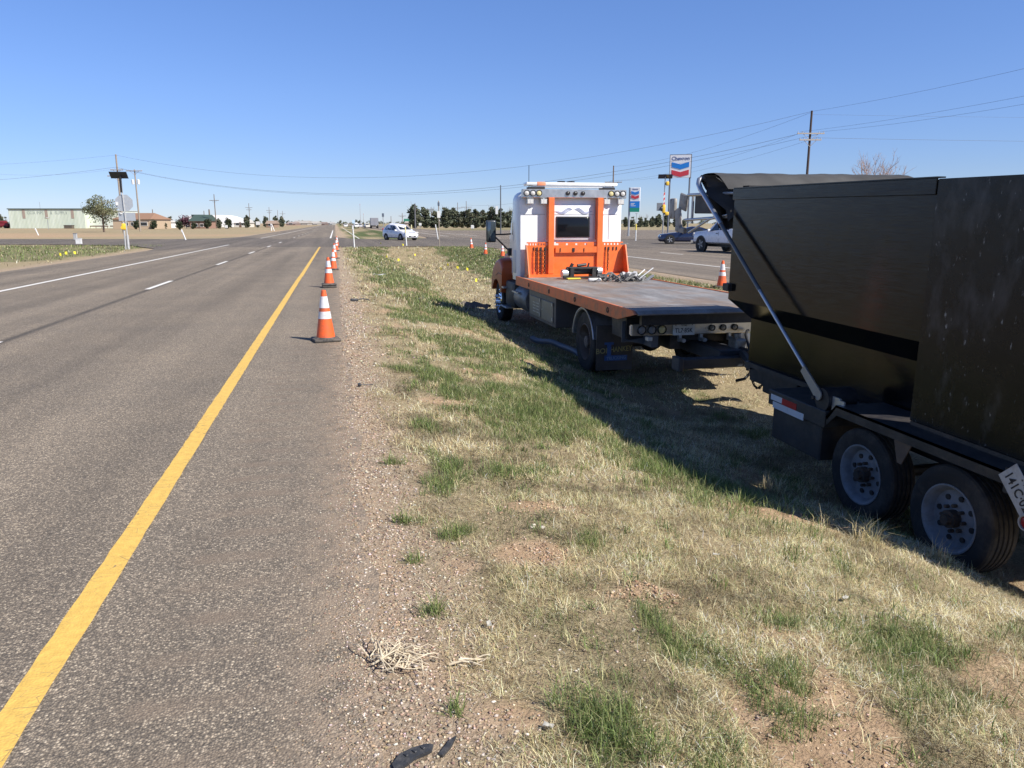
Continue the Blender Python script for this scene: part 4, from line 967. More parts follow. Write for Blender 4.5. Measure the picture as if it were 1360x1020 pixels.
chain_mesh(sag((5.25, 9.1, -.20), (5.15, 8.4, -.16), .33), .007, .042).build('safety_chain', CH, tl)
chain_mesh(sag((5.15, 8.4, -.16), (5.0, 8.05, -.14), .30), .007, .042).build('safety_chain', CH, tl)
mb = MB(); mb.tube([(5.66, 9.86, .06), (5.55, 9.7, .08), (5.42, 9.5, .06), (5.36, 9.3, -.06), (5.34, 9.15, -.22), (5.28, 9.05, -.36), (5.16, 9.0, -.44), (5.04, 9.0, -.46)], .020, 8); mb.build('brake_hose', BLACKR, tl, 60)
# tarp arm
ARM = M('tarp_arm_steel', (.50, .52, .56), .3, .8, var=.08)
ARMD = M('tarp_arm_painted', (.14, .145, .15), .35, .5)
P0 = Vector((4.03, 5.84, .22)); P1 = Vector((4.08, 8.38, 1.955)); du = (P1 - P0)
mb = MB(); mb.cyl(P0 + du * .02, P0 + du * .50, .018, 12); am = mb.build('tarp_arm', ARM, tl)
mb = MB(); mb.cyl(P0 + du * .42, P0 + du * .80, .0215, 12); mb.build('painted_sleeve', ARMD, am)
mb = MB(); el = [P0 + du * .78, P0 + du * .93, P1, P1 + Vector((.008, .07, .06)), P1 + Vector((.035, .115, .105)), P1 + Vector((.09, .13, .128)), P1 + Vector((.2, .13, .13))]
mb.tube(el, [.025, .026, .029, .031, .031, .031, .03], 12); mb.build('arm_elbow', ARM, am, 50)
PV = M('pivot_plate_grey', (.34, .33, .31), .45, .4)
mb = MB(); un = du.normalized(); vn = Vector((0, -un.z, un.y))
pp = []
for k in range(9): a = PI * k / 8; pp.append(P0 - un * .10 + (vn * math.cos(a) - un * math.sin(a)) * .048)
for k in range(2): pp.append(P0 + un * .22 + vn * (-.036 if k == 0 else .036))
bmv = [mb.bm.verts.new(p + Vector((-.03, 0, 0))) for p in pp]; mb.bm.faces.new(bmv); mb.solidify(.012); mb.build('pivot_plate', PV, am, 0)
mb = MB(); mb.cyl((4.02, 5.72, .13), (4.30, 5.72, .13), .10, 16); mb.cyl(P0 + Vector((-.05, -.04, -.09)), P0 + Vector((.02, -.04, -.09)), .018, 8); mb.build('pivot_spring', BLACKP, am, 35)
mb = MB(); mb.b(4.05, 4.07, 5.52, 5.62, .04, .18); mb.b(4.04, 4.055, 5.45, 5.53, .05, .17); mb.build('pivot_bracket', GALV, am, 0)
P0r = P0 + Vector((2.52, 0, 0)); mb = MB(); mb.tube([P0r, P0r + du * .9, P1 + Vector((2.52, 0, 0)), P1 + Vector((2.48, .1, .11)), P1 + Vector((2.3, .13, .13))], .027, 10); mb.build('tarp_arm', ARM, tl, 50)
# tarp, roller and its loose front
TARP, nt, b = nodes('black_mesh_tarp')
tc = nd(nt, 'ShaderNodeTexCoord').outputs['Object']
n1 = nd(nt, 'ShaderNodeTexNoise', {'Vector': tc, 'Scale': 3.0, 'Detail': 6.0}); wv = nd(nt, 'ShaderNodeTexNoise', {'Vector': tc, 'Scale': 260.0})
nt.links.new(ramp(nt, n1.outputs[0], [(.3, (.03, .029, .028)), (.7, (.065, .063, .06))]), b.inputs['Base Color']); b.inputs['Roughness'].default_value = .75
bp = nd(nt, 'ShaderNodeBump', {'Height': wv.outputs[0], 'Strength': .3, 'Distance': .004}); nt.links.new(bp.outputs[0], b.inputs['Normal'])
xs_ = np.linspace(4.16, 6.66, 46); rg = random.Random(8)
prof = [(7.86, 1.60), (8.0, 1.72), (8.16, 1.82), (8.32, 1.90), (8.46, 1.98), (8.545, 2.04), (8.55, 2.09), (8.49, 2.115), (8.38, 2.115), (8.22, 2.10), (8.10, 2.07), (7.98, 2.00), (7.88, 1.93)]
rows = []
for j, x in enumerate(xs_):
    row = []
    for k, (y, z) in enumerate(prof):
        t = k / 12; f = (1 - abs(t - .5) * 1.2)
        wv_ = .022 * math.sin(x * 9 + k * .9) * math.exp(-(x - 4.16) * 1.3) + .008 * math.sin(x * 23 + k * 2.1) + .009 * math.sin(x * 6 - k)
        lo = max(0, 1 - (x - 4.16) / .28)
        row.append((x + (.10 * (5 - k) / 5 * lo if k < 5 else 0), y + wv_ * (1.2 if k < 5 else .35), z + .015 + .006 * (x - 4.16) + wv_ * .45 * f - .04 * lo * (k < 5)))
    rows.append(row)
mb = MB(); mb.grid(rows); tp = mb.build('tarp', TARP, tl, 70)
mb = MB(); er = []
for i in range(13):                                   # bunched cloth closing the open end
    y, z = prof[i]; t = i / 12
    er.append([(4.17 + .05 * q + .05 * math.sin(i * 1.7 + q * 2.2) + .02 * q * q, y + (7.98 - y) * q * .24 + .015 * math.sin(q * 3 + i), z + (1.93 - z) * q * .24) for q in range(5)])
mb.grid(er); mb.build('tarp_end', TARP, tp, 70)
mb = MB(); rows = []
for i in range(9):
    rows.append([(4.20 + .055 * j + .02 * math.sin(i * 1.4 + j), 8.48 - .045 * i + .035 * math.sin(j * 1.6 + i * .6), 2.00 - .060 * i + .012 * math.sin(j * 2)) for j in range(5)])
mb.grid(rows); mb.build('loose_flap', TARP, tp, 70)
# front bulkhead rack
mb = MB(); mb.tube([(4.30, 7.82, 1.905), (4.30, 9.15, 1.905)], .020, 10); mb.tube([(4.30, 7.82, 1.66), (4.30, 9.2, 1.60)], .018, 10); mb.tube([(4.34, 9.10, 1.56), (4.34, 9.10, 1.90)], .018, 8); mb.tube([(4.28, 9.05, 1.45), (4.28, 8.5, 1.62), (4.28, 7.82, 1.70)], .014, 8); mb.tube([(6.3, 7.82, 1.905), (6.3, 9.15, 1.905), (4.3, 9.15, 1.905)], .020, 10); mb.build('rack_rail', GALV, tl, 50)
mb = MB(); mb.b(4.34, 6.26, 7.81, 9.05, 1.68, 1.89, .01); mb.b(4.36, 6.24, 7.80, 8.2, 1.72, 1.98); mb.build('tarp_tray', BLACKP, tl, 20)
WORN = M('worn_grey_paint', (.40, .38, .35), .6, .2, var=.15, dirt=(.14, .11, .09), da=.7, ds=7, dt=.5)
mb = MB(); mb.box((4.30, 9.28, 1.82), (.03, .22, .20), (.2, 0, 0), .03); mb.box((4.27, 9.52, 1.74), (.05, .16, .26), None, .05, 2); mb.box((4.28, 9.36, 1.60), (.04, .15, .30), (-.25, 0, 0), .02); mb.box((4.28, 9.28, 1.48), (.05, .26, .07), (.1, 0, 0), .01); mb.build('hose_bracket', WORN, tl, 30)
ORG[0] = None
# ================================================================== cones
C_OR = M('cone_orange', (.85, .125, .025), .5, var=.06, dirt=(.30, .11, .06), da=.6, ds=7, dt=.48)
C_WH = M('cone_reflective_white', (.74, .74, .76), .35, var=.04, dirt=(.42, .38, .35), da=.6, ds=9, dt=.48)
C_BK = M('cone_rubber_base', (.035, .034, .034), .75, dirt=(.16, .135, .11), da=.65, ds=9, dt=.45)
def cone_base(mb, z, s=.185):
    mb.box((0, 0, z + .0225), (s * 2, s * 2, .045), None, .018, 2)
    mb.lathe([(.165, z + .045), (.150, z + .058), (.12, z + .06)], (0, 0, 0), 'z', 24)
def make_cone(name, label, double=False):
    t = thing(name, (0, 0, 0), label, 'traffic cone')
    z0 = .055 if double else 0.0
    mb = MB(); cone_base(mb, 0.0)
    if double: cone_base(mb, z0)
    mb.build('base', C_BK, t, 40)
    H_ = .715
    def r(z): return .132 + (.030 - .132) * (z - .045) / (H_ - .045)
    mb = MB(); zs = [.05, .30, .45, .63, .70, H_]
    mb.lathe([(r(z), z0 + z) for z in zs[:-1]] + [(r(.708) * .95, z0 + .712), (.018, z0 + H_), (.016, z0 + H_ - .02)], (0, 0, 0), 'z', 28); mb.build('cone_body', C_OR, t, 50)
    for a, b2 in ((.318, .418), (.468, .628)):
        mb = MB(); mb.lathe([(r(a) + .003, z0 + a), (r(b2) + .003, z0 + b2)], (0, 0, 0), 'z', 28); mb.solidify(.002); mb.build('reflective_band', C_WH, t, 60)
    return t
c1 = make_cone('traffic_cone', 'nearest orange traffic cone on the pavement edge with a thick rounded black base')
c1.location = (-.20, 11.1, .002); c1.rotation_euler = (0, 0, .2)
c2 = make_cone('traffic_cone', 'orange traffic cone on two stacked square black bases, second from the camera', True)
c2.location = (-.22, 20.6, .002); c2.rotation_euler = (0, 0, .06)
rows_ = [(-.13, 28.4, 'third orange cone along the pavement edge, just beyond the double based cone', 'left'), (-.09, 37.6, 'fourth orange cone from the camera in the row beside the yellow line', 'left'), (.0, 48.2, 'fifth orange cone, beside the far end of the yellow line', 'left'), (.08, 57.6, 'farthest orange cone in the row, at the near edge of the crossroad', 'left'),
         (8.85, 51.6, 'leftmost of three small orange cones across the ditch beyond the tow truck mirror', 'r'), (8.80, 46.4, 'middle of three small orange cones across the ditch left of the tow truck', 'r'), (8.95, 42.1, 'orange cone across the ditch right under the tow truck mirror', 'r'), (10.0, 18.9, 'orange cone on the far carriageway edge between tow truck deck and black trailer', 'r')]
c1['group'] = c2['group'] = 'cones along the yellow line'
for i, (x, y, lab, g) in enumerate(rows_):
    c = copy_tree(c1); c.location = (x, y, (0.002 if g == 'left' else float(gz(x, y)) - .005)); c.rotation_euler = ((-.02, .015, .03, -.015, .02, -.03, .02, .01)[i], (.02, -.02, .012, .02, .06, -.015, -.03, .01)[i], i * .7); c['label'] = lab
    c['group'] = 'cones along the yellow line' if g == 'left' else 'cones across the median'
# ================================================================== posts, flags, small signs
P_WH = M('post_white', (.74, .74, .72), .5, var=.05, dirt=(.4, .38, .34), da=.4)
P_GY = M('post_grey_steel', (.36, .36, .36), .45, .5)
P_BR = M('post_brown', (.22, .15, .10), .7)
def post(x, y, h, label, lean=(0, 0), top=None, w_=.10, group='white delineator posts'):
    t = thing('delineator_post', (x, y, float(gz(x, y))), label, 'post', group); t.rotation_euler = (lean[0], lean[1], 0)
    mb = MB(); mb.tube([(0, 0, -.15), (0, 0, h)], w_ / 2, 10); mb.lathe([(w_ / 2, h), (w_ * .4, h + .02), (.001, h + .03)], (0, 0, 0), 'z', 10); mb.build('shaft', P_WH, t, 50)
    mb = MB(); mb.b(-w_ * .5, w_ * .5, -w_ * .56, -w_ * .5, h - .22, h - .06) if top is None else mb.tube([(0, 0, h - .42), (0, 0, h + .01)], w_ / 2 + .006, 10); mb.build('reflector', C_WH if top is None else top, t, 50)
    return t
YEL = M('yellow_plastic', (.82, .66, .08), .5)
post(1.25, 55.8, 1.5, 'white delineator post at the end of the grass right of the far cones', (0, -.04))
post(5.1, 58.2, 1.42, 'white delineator post with yellow top standing before the white hatchback', (0, -.05), M('post_top_cream', (.74, .68, .36), .5))
x, y = spot(581.5, 81); post(x, y, 1.55, 'leaning white marker post right of the white hatchback', (0, -.16))
x, y = spot(547, 84); post(x, y, 1.5, 'white marker post standing behind the white hatchback', (0, -.04), M('post_top_cream', (.74, .68, .36), .5))
x, y = spot(49, 110); post(x, y, 1.0, 'tilted white marker post before the pale green building', (0, -.30), None, .16)
x, y = spot(245, 78); post(x, y, 1.1, 'tilted white marker post at the crossroad corner right of the tan house', (0, -.30), None, .13)
x, y = spot(360, 178); post(x, y, 1.5, 'upright one of the pair of white posts beside the distant road', (0, -.02), None, .28)
x, y = spot(363.5, 178); post(x, y, 1.5, 'leaning one of the pair of white posts beside the distant road', (0, -.3), None, .22)
x, y = spot(845, 74)
t = thing('marker_post', (x, y, 0), 'slim white pipeline marker post with yellow upper half beyond the tow truck', 'post'); mb = MB(); mb.tube([(0, 0, 0), (0, 0, 1.0)], .05, 10); mb.build('shaft', P_WH, t); mb = MB(); mb.tube([(0, 0, 1.0), (0, 0, 1.55)], .052, 10); mb.build('yellow_sleeve', YEL, t); mb = MB(); mb.tube([(0, 0, 1.55), (0, 0, 2.55)], .022, 8); mb.b(-.1, .1, -.03, .03, 2.5, 2.56); mb.build('rod', P_GY, t, 0)
flags = [(3.2, 58.5), (2.67, 44.1), (4.5, 55.0), (3.12, 41.4), (4.95, 51.0), (4.99, 38.3), (5.81, 41.8), (5.98, 39.6), (6.13, 37.4), (5.29, 30.1)]
flab = ['yellow flag nearest the delineator post on the slope', 'yellow flag high on the near ditch slope', 'yellow flag near the culvert end', 'yellow flag low on the near slope beside the ditch', 'yellow flag at the far end of the ditch bottom', 'yellow flag in the ditch left of three clustered flags', 'leftmost of three yellow flags clustered on the ditch bottom', 'middle of three yellow flags clustered on the ditch bottom', 'rightmost of three yellow flags clustered on the ditch bottom', 'yellow flag in the ditch nearest to the tow truck']
def flag(x, y, lab, group, i):
    z = float(gz(x, y)); t = thing('utility_flag', (x, y, z), lab, 'flag', group, rz=.4 * (i % 5) - .8 - PS)
    mb = MB(); mb.tube([(0, 0, 0), (.01, 0, .30)], .004, 5); mb.build('wire', P_GY, t)
    mb = MB(); rw = [[(.01 + .026 * k, .012 * math.sin(k * 1.5 + i), .30 - q * .042 - .006 * k * (i % 3)) for q in range(4)] for k in range(5)]; mb.grid(rw); mb.solidify(.002); mb.build('flag_sheet', M('flag_yellow', (.86, .74, .05), .6), t, 60)
for i, ((x, y), lab) in enumerate(zip(flags, flab)): flag(x, y, 'small ' + lab, 'yellow flags in the ditch', i)
for i, (u, v, lab) in enumerate(((73, 343, 'leftmost of three small yellow flags on the left verge'), (81, 342, 'middle of three small yellow flags on the left verge'), (93, 341, 'rightmost of three small yellow flags on the left verge'))):
    x, y = spot(u, 1.63 / math.tan(math.atan((v - 510) / FPX) + TH) * 1.0); flag(x, y, lab, 'yellow flags on the left verge', i + 2)
# culvert
mb = MB(); mb.lathe([(.22, 0), (.25, 0), (.25, 3.0), (.22, 3.0)], (7.6, 51.9, -.42), 'y', 18, close=True); mb.b(7.36, 7.84, 54.0, 54.1, -.65, -.2)
o = mb.build('culvert_pipe', M('culvert_dark', (.05, .045, .04), .8)); tag(o, 'dark culvert pipe mouth at the far end of the ditch', 'culvert')
# ---- solar stop sign, seen from behind
x, y = spot(167.5, 50.5)
t = thing('solar_stop_sign', (x, y, 0), 'grey back of an octagonal stop sign with solar panel on the left verge', 'road sign', rz=-PS + .25)
mb = MB(); mb.tube([(0, 0, -.1), (0, 0, .9)], .075, 10); mb.tube([(-.0, 0, .9), (-.06, 0, 4.6)], .038, 10); mb.tube([(-.18, .05, -.1), (-.16, .05, 1.7)], .05, 8); mb.build('pole', M('sign_pole_galv', (.55, .55, .54), .5, .4), t)
mb = MB(); pts = [(.56 * math.cos(R(22.5 + 45 * k)) - .02, 2.9 + .56 * math.sin(R(22.5 + 45 * k))) for k in range(8)]; mb.prism(pts, 'y', .05, .058); mb.build('sign_plate', M('sign_back_grey', (.50, .52, .54), .45, .5, var=.04), t, 0)
mb = MB(); mb.b(-.42, .58, .05, .058, 1.78, 2.3); mb.build('lower_plate', M('sign_back_grey', (.50, .52, .54), .45, .5, var=.04), t, 0)
mb = MB(); mb.box((-.15, -.02, 4.62), (1.05, .04, .52), (.75, 0, -.1), .004); pn = mb.build('solar_panel', M('solar_panel_grid', (.035, .04, .055), .2), t, 0)
mb = MB(); mb.b(-.14, -.02, -.08, .08, 3.55, 4.45); mb.b(-.1, .0, -.05, .05, 4.4, 4.7); mb.build('battery_case', BLACKR, t, 0)
mb = MB(); mb.box((-.16, .02, 1.42), (.26, .16, .40), (0, 0, .1), .05, 2); mb.cyl((-.24, -.08, 1.36), (-.24, -.02, 1.36), .10, 12); mb.build('warning_beacon', M('beacon_yellow', (.80, .50, .04), .45), t, 35)
mb = MB(); mb.b(-.5, -.38, -.02, .1, 2.75, 2.95); mb.b(-.3, -.2, -.02, .1, 2.2, 2.3); mb.build('sticker', P_WH, t, 0)
x, y = spot(102, 63)
t = thing('utility_box', (x, y, 0), 'small white utility box standing in the grass of the left verge', 'utility box', rz=-PS + .1); mb = MB(); mb.b(-.21, .21, -.12, .12, .0, .42, .01); mb.build('cabinet', P_WH, t, 20); mb = MB(); mb.b(-.23, .23, -.14, .14, .42, .45, .008); mb.build('lid', P_WH, t, 20)
x, y = spot(98, 78)
t = thing('utility_box', (x, y, 0), 'tiny grey pedestal box beyond the white utility box', 'utility box', rz=-PS); mb = MB(); mb.b(-.16, .16, -.1, .1, .0, .6, .02); mb.build('cabinet', M('box_grey', (.45, .45, .43), .6), t, 20); mb = MB(); mb.b(-.18, .18, -.12, .12, .6, .66, .01); mb.build('lid', P_GY, t, 20)
# sign in the median, seen from the side/back
x, y = spot(583, 54.5)
t = thing('median_sign', (x, y, float(gz(x, y))), 'thin brown post with white plate and dark box at the ditch end', 'road sign', rz=-PS + .1)
mb = MB(); mb.tube([(0, 0, -.1), (0, 0, 3.2)], .035, 8); mb.build('pole', M('sign_pole_brown', (.30, .25, .20), .7), t); mb = MB(); mb.b(-.11, .11, -.05, -.04, 2.05, 2.5); mb.build('sign_plate', P_WH, t, 0); mb = MB(); mb.box((0, 0, 2.98), (.14, .12, .26), None, .03); mb.build('beacon', M('beacon_dark', (.10, .12, .16), .5), t, 20)
# ---- beacon assembly on the right
x, y = spot(880.5, 82)
t = thing('flashing_beacon_pole', (x, y, 0), 'solar flashing beacon pole with yellow lamps beside the gas station sign', 'beacon', rz=-PS)
mb = MB(); mb.tube([(0, 0, 0), (.02, 0, 4.0)], .07, 10); mb.tube([(.02, 0, 4.0), (.06, 0, 6.6)], .05, 8); mb.build('pole', P_GY, t)
mb = MB(); mb.b(-.06, .09, -.09, -.07, 2.8, 4.75); sp_ = mb.build('striped_panel', P_WH, t, 0); mb = MB()
for k in range(4): mb.prism([(-.06, 2.9 + .5 * k), (.09, 3.05 + .5 * k), (.09, 3.3 + .5 * k), (-.06, 3.15 + .5 * k)], 'y', -.096, -.09)
mb.build('red_stripe', M('stripe_red', (.62, .06, .06), .5), sp_, 0)
mb = MB(); mb.box((.05, -.05, 6.35), (1.45, .05, .62), (.9, 0, -.12), .01); mb.build('solar_panel', M('solar_panel_navy', (.02, .03, .07), .2), t, 0)
for (dx, zz, w_, h_) in ((.30, 5.65, .32, .42), (.02, 3.1, .32, .85), (.35, 2.62, .40, .36)):
    mb = MB(); mb.box((dx, -.02, zz), (w_, .3, h_), None, .08, 2); q = mb.build('signal_lamp', M('signal_yellow', (.84, .52, .05), .45), t, 35); mb = MB(); mb.cyl((dx - w_ * .5 - .12, -.02, zz), (dx - w_ * .5 + .02, -.02, zz), h_ * .32, 12, h_ * .26); mb.build('visor', BLACKR, q, 35)
mb = MB(); mb.b(-.72, -.12, -.02, .0, 2.9, 3.7); mb.b(-.2, .0, -.01, .01, 3.2, 3.26); mb.build('sign_plate', M('sign_back_dark', (.22, .23, .24), .5, .4), t, 0)
# ---- gas station signs
BLUE = M('sign_blue', (.02, .22, .66), .35, var=.04); REDS = M('sign_red', (.62, .05, .07), .35, var=.04); GRN_ = M('sign_green', (.02, .30, .20), .35); SW = M('sign_white', (.82, .82, .83), .35, var=.02); NAVY = M('sign_navy_text', (.03, .08, .28), .5)
def chevrons(par, cx, cz, w_, h_, y):
    for k, m_ in ((0, BLUE), (1, REDS)):
        zt = cz + h_ * .52 - k * h_ * .56; q = h_ * .42; d = h_ * .17
        mb = MB(); mb.prism([(cx - w_ / 2, zt), (cx, zt - d), (cx + w_ / 2, zt), (cx + w_ / 2, zt - q + d * .35), (cx, zt - q - d * .65), (cx - w_ / 2, zt - q + d * .35)], 'y', y - .03, y); mb.build('chevron', m_, par, 0)
D = 118; x, y = spot(900.5, D); s = D / 1021 * .98
t = thing('gas_station_pole_sign', (x, y, 0), 'tall two legged white gas station sign with blue and red chevrons', 'sign', rz=-PS - .28)
zt, zb = high(205.5, D), high(236, D); W_ = 27 * s
mb = MB(); mb.b(-W_ / 2, W_ / 2, -.15, .25, zb, zt, .02); pnl = mb.build('sign_cabinet', SW, t, 0)
mb = MB()
for a in (-W_ / 2 - .06, W_ / 2): mb.b(a, a + .06, -.16, .26, zb - .05, zt + .05)
mb.b(-W_ / 2, W_ / 2, -.16, .26, zt, zt + .05); mb.build('frame', M('sign_frame_grey', (.16, .17, .19), .5, .4), pnl, 0)
for a in (-W_ / 2 + .05, W_ / 2 - .12):
    mb = MB(); mb.tube([(a, .12, 0), (a, .12, zt)], .13, 10); mb.build('leg', M('sign_leg_grey', (.20, .21, .23), .5, .5), t)
mb = MB(); mb.text('Chevron', (zt - zb) * .225, face_mtx((0, -.165, zt - (zt - zb) * .165), (1, 0, 0), (0, 0, 1)), .01, .004); mb.build('lettering', NAVY, pnl, 0)
chevrons(pnl, 0, zb + (zt - zb) * .37, W_ * .82, (zt - zb) * .60, -.155)
D = 100; x, y = spot(842.5, D); s = D / 1021 * .98
t = thing('gas_price_sign', (x, y, 0), 'smaller gas price sign, white above blue above green', 'sign', rz=-PS - .3)
zt, zb = high(249, D), high(281.5, D); W_ = 13 * s
mb = MB(); mb.b(-W_ / 2, W_ / 2, -.1, .2, zb, zt, .02); pnl = mb.build('sign_cabinet', SW, t, 0)
mb = MB(); mb.b(-W_ / 2, W_ / 2, -.115, -.10, zb + (zt - zb) * .17, zb + (zt - zb) * .44); mb.build('blue_panel', BLUE, pnl, 0)
mb = MB(); mb.b(-W_ / 2, W_ / 2, -.115, -.10, zb, zb + (zt - zb) * .17); mb.build('green_panel', GRN_, pnl, 0)
mb = MB(); mb.text('Chevron', .2, face_mtx((0, -.115, zt - (zt - zb) * .07), (1, 0, 0), (0, 0, 1)), .005, .004)
mb.build('lettering', NAVY, pnl, 0)
mb = MB()
for k, (a, b2) in enumerate(((.3, .40), (.34, .36), (.24, .26))): mb.b(-W_ * .42, -W_ * .1 + W_ * .1 * k, -.122, -.116, zb + (zt - zb) * a, zb + (zt - zb) * (a + .022))
mb.build('price_line', SW, pnl, 0)
chevrons(pnl, 0, zt - (zt - zb) * .30, W_ * .78, (zt - zb) * .30, -.105)
mb = MB(); mb.tube([(-W_ / 2 - .1, .1, 0), (-W_ / 2 - .1, .1, zt)], .12, 10); mb.build('leg', M('sign_leg_pale', (.42, .43, .44), .5, .4), t)

# ================================================================== vehicles
GLV = M('vehicle_glass', (.02, .024, .03), .05, var=.05, spec=.8)
TRIM = M('vehicle_black_trim', (.015, .015, .016), .5)
def car(name, label, cat, paint, L_, W_, st, wx, wr, win, loc, rz, group=None, extra=None):
    """st: (x along, z bottom, z belt, z top, half width, half width at top) front first (x = +L/2 front)"""
    t = thing(name, loc, label, cat, group, rz)
    mb = MB(); rows = []
    for (x, zb, zk, zt, hw, ht) in st:
        h = [(0.0, zb), (hw * .80, zb), (hw * .98, zb + .10), (hw, zb + (zk - zb) * .55), (hw * .965, zk), (ht, zt - .05 if zt - zk > .2 else zt - .015), (ht * .86, zt), (0.0, zt + .012)]
        rows.append([Vector((x, p[0], p[1])) for p in h] + [Vector((x, -p[0], p[1])) for p in h[-2:0:-1]])
    V = [[mb.bm.verts.new(p) for p in row] for row in rows]; n = len(V[0])
    for a, b2 in zip(V, V[1:]):
        for k in range(n): mb.bm.faces.new((a[k], a[(k + 1) % n], b2[(k + 1) % n], b2[k]))
    mb.bm.faces.new(V[0]); mb.bm.faces.new(V[-1][::-1])
    body = mb.build('body', paint, t, 32)
    def S(x):
        for a, b2 in zip(st, st[1:]):
            if b2[0] <= x <= a[0]:
                f = (a[0] - x) / max(1e-6, a[0] - b2[0]); return [p + (q - p) * f for p, q in zip(a, b2)]
        return st[-1]
    for s in (-1, 1):
        for (xa, xb, xta, xtb) in win['side']:         # belt front, belt rear, top front, top rear
            q = []
            for x, top in ((xa, 0), (xb, 0), (xtb, 1), (xta, 1)):
                _, zb, zk, zt, hw, ht = S(x); yb, z1, y2, z2 = hw * .965, zk, ht, zt - .05
                f = .10 if not top else .88
                q.append(Vector((x, s * (yb + (y2 - yb) * f + .006), z1 + (z2 - z1) * f)))
            mb = MB(); mb.poly(q); mb.solidify(.006); mb.build('side_window', GLV, t, 0)
        for wxx in wx:
            mb = MB(); mb.cyl((wxx, s * (W_ / 2 - .16), wr), (wxx, s * (W_ / 2 + .004), wr), wr * 1.17, 24); mb.build('wheel_arch', TRIM, t, 35)
            mb = MB(); h = .11; prof = [(wr * .62, -h), (wr * .94, -h), (wr, -h * .7), (wr, h * .7), (wr * .94, h), (wr * .64, h), (wr * .62, h * .8)]
            mb.lathe([(r, a * s) for r, a in prof], (wxx, s * (W_ / 2 - .09), wr), 'y', 26, close=True); wo = mb.build('wheel', RUBBER, t, 35)
            mb = MB(); mb.lathe([(wr * .63, s * h * .85), (wr * .56, s * h * .55), (wr * .2, s * h * .8), (.001, s * h * .85)], (wxx, s * (W_ / 2 - .09), wr), 'y', 20)
            for k in range(5):
                a = 2 * PI * k / 5; mb.box((wxx + math.cos(a) * wr * .36, s * (W_ / 2 - .09 + h * .82), wr + math.sin(a) * wr * .36), (wr * .5, .02, wr * .13), (0, -a, 0))
            mb.build('rim', win.get('rim', M('alloy_rim', (.5, .5, .52), .35, .6)), wo, 35)
        xm = win['mirror']; _, zb, zk, zt, hw, ht = S(xm)
        mb = MB(); mb.box((xm, s * (hw + .08), zk + .08), (.12, .22, .15), None, .04, 2); mb.build('mirror', paint, t, 35)
        for xd in win.get('doors', ()):
            _, zb, zk, zt, hw, ht = S(xd); mb = MB(); mb.b(xd - .006, xd + .006, s * (hw * .99) - .004, s * (hw * .99) + .004, zb + .12, zk - .03); mb.build('door_seam', TRIM, t, 0)
            mb = MB(); mb.b(xd + .08, xd + .24, s * (hw * .985), s * (hw * .985 + .02), zk - .14, zk - .10); mb.build('door_handle', TRIM if win.get('dh') else paint, t, 0)
    for nm, (xa, xb) in (('windscreen', win['front']), ('rear_window', win['back'])):
        a, b2 = S(xa), S(xb); q = []
        ya, yb = a[5] * .86, b2[5] * .84
        va = Vector((xa, 0, a[3] + .012)); vb = Vector((xb, 0, b2[3] + .012)); nrm = Vector((vb.z - va.z, 0, va.x - vb.x)); nrm = nrm.normalized() * (1 if nrm.z > 0 else -1)
        f0, f1 = .06, .94; va2, vb2 = va.lerp(vb, f0) + nrm * .008, va.lerp(vb, f1) + nrm * .008
        mb = MB(); mb.poly([va2 + Vector((0, ya, -.006)), va2 - Vector((0, ya, .006)), vb2 - Vector((0, yb, .006)), vb2 + Vector((0, yb, -.006))]); mb.solidify(.006); mb.build(nm, GLV, t, 0)
    if extra: extra(t, S)
    return t
WC = M('white_car_paint', (.82, .82, .84), .25, var=.02, coat=.7)
def hatch_extra(t, S):
    for s in (-1, 1):
        mb = MB(); mb.box((2.00, s * .60, .72), (.20, .36, .17), (0, .35, -s * .35), .06, 2); mb.build('headlight', LENS, t, 35)
        mb = MB(); mb.box((2.09, s * .62, .42), (.08, .18, .10), None, .03); mb.build('fog_lamp', TRIM, t, 35)
        mb = MB(); mb.box((-2.02, s * .68, .95), (.14, .16, .34), None, .04); mb.build('tail_light', REDL, t, 35)
    mb = MB(); mb.box((2.115, 0, .38), (.06, .86, .13), None, .02); mb.build('lower_grille', TRIM, t, 20)
    mb = MB(); mb.box((2.085, 0, .70), (.06, .72, .07), (0, .3, 0), .02); mb.build('grille', TRIM, t, 20)
    mb = MB(); mb.box((2.152, 0, .45), (.02, .32, .16), (0, 0, 0), .004); mb.build('license_plate', PLATE, t, 20)
    mb = MB(); mb.box((-1.05, 0, 1.56), (.30, 1.05, .05), (0, .15, 0), .02); mb.build('roof_spoiler', WC, t, 35)
st = [(2.13, .30, .52, .60, .62, .50), (2.02, .22, .60, .74, .78, .66), (1.6, .20, .72, .86, .84, .72), (1.05, .20, .84, .96, .85, .74), (.30, .2, .90, 1.42, .85, .62), (-.1, .2, .91, 1.53, .85, .61), (-.9, .2, .94, 1.54, .85, .61), (-1.5, .2, .98, 1.47, .84, .58), (-1.95, .25, .98, 1.08, .80, .60), (-2.1, .34, .7, .84, .72, .58)]
win = dict(side=[(.62, -.30, .16, -.30), (-.36, -1.02, -.36, -1.02), (-1.08, -1.50, -1.08, -1.38)], front=(1.02, .22), back=(-1.55, -1.93), mirror=.62, doors=(-.33, -1.05))
x, y = spot(531, 77.5)
hx = math.atan2(-math.cos(.50), math.sin(.50))
car('hatchback', 'white hatchback crossing the intersection with its nose toward the camera', 'car', WC, 4.25, 1.70, st, (1.32, -1.28), .31, win, (x, y, .004), hx, extra=hatch_extra)
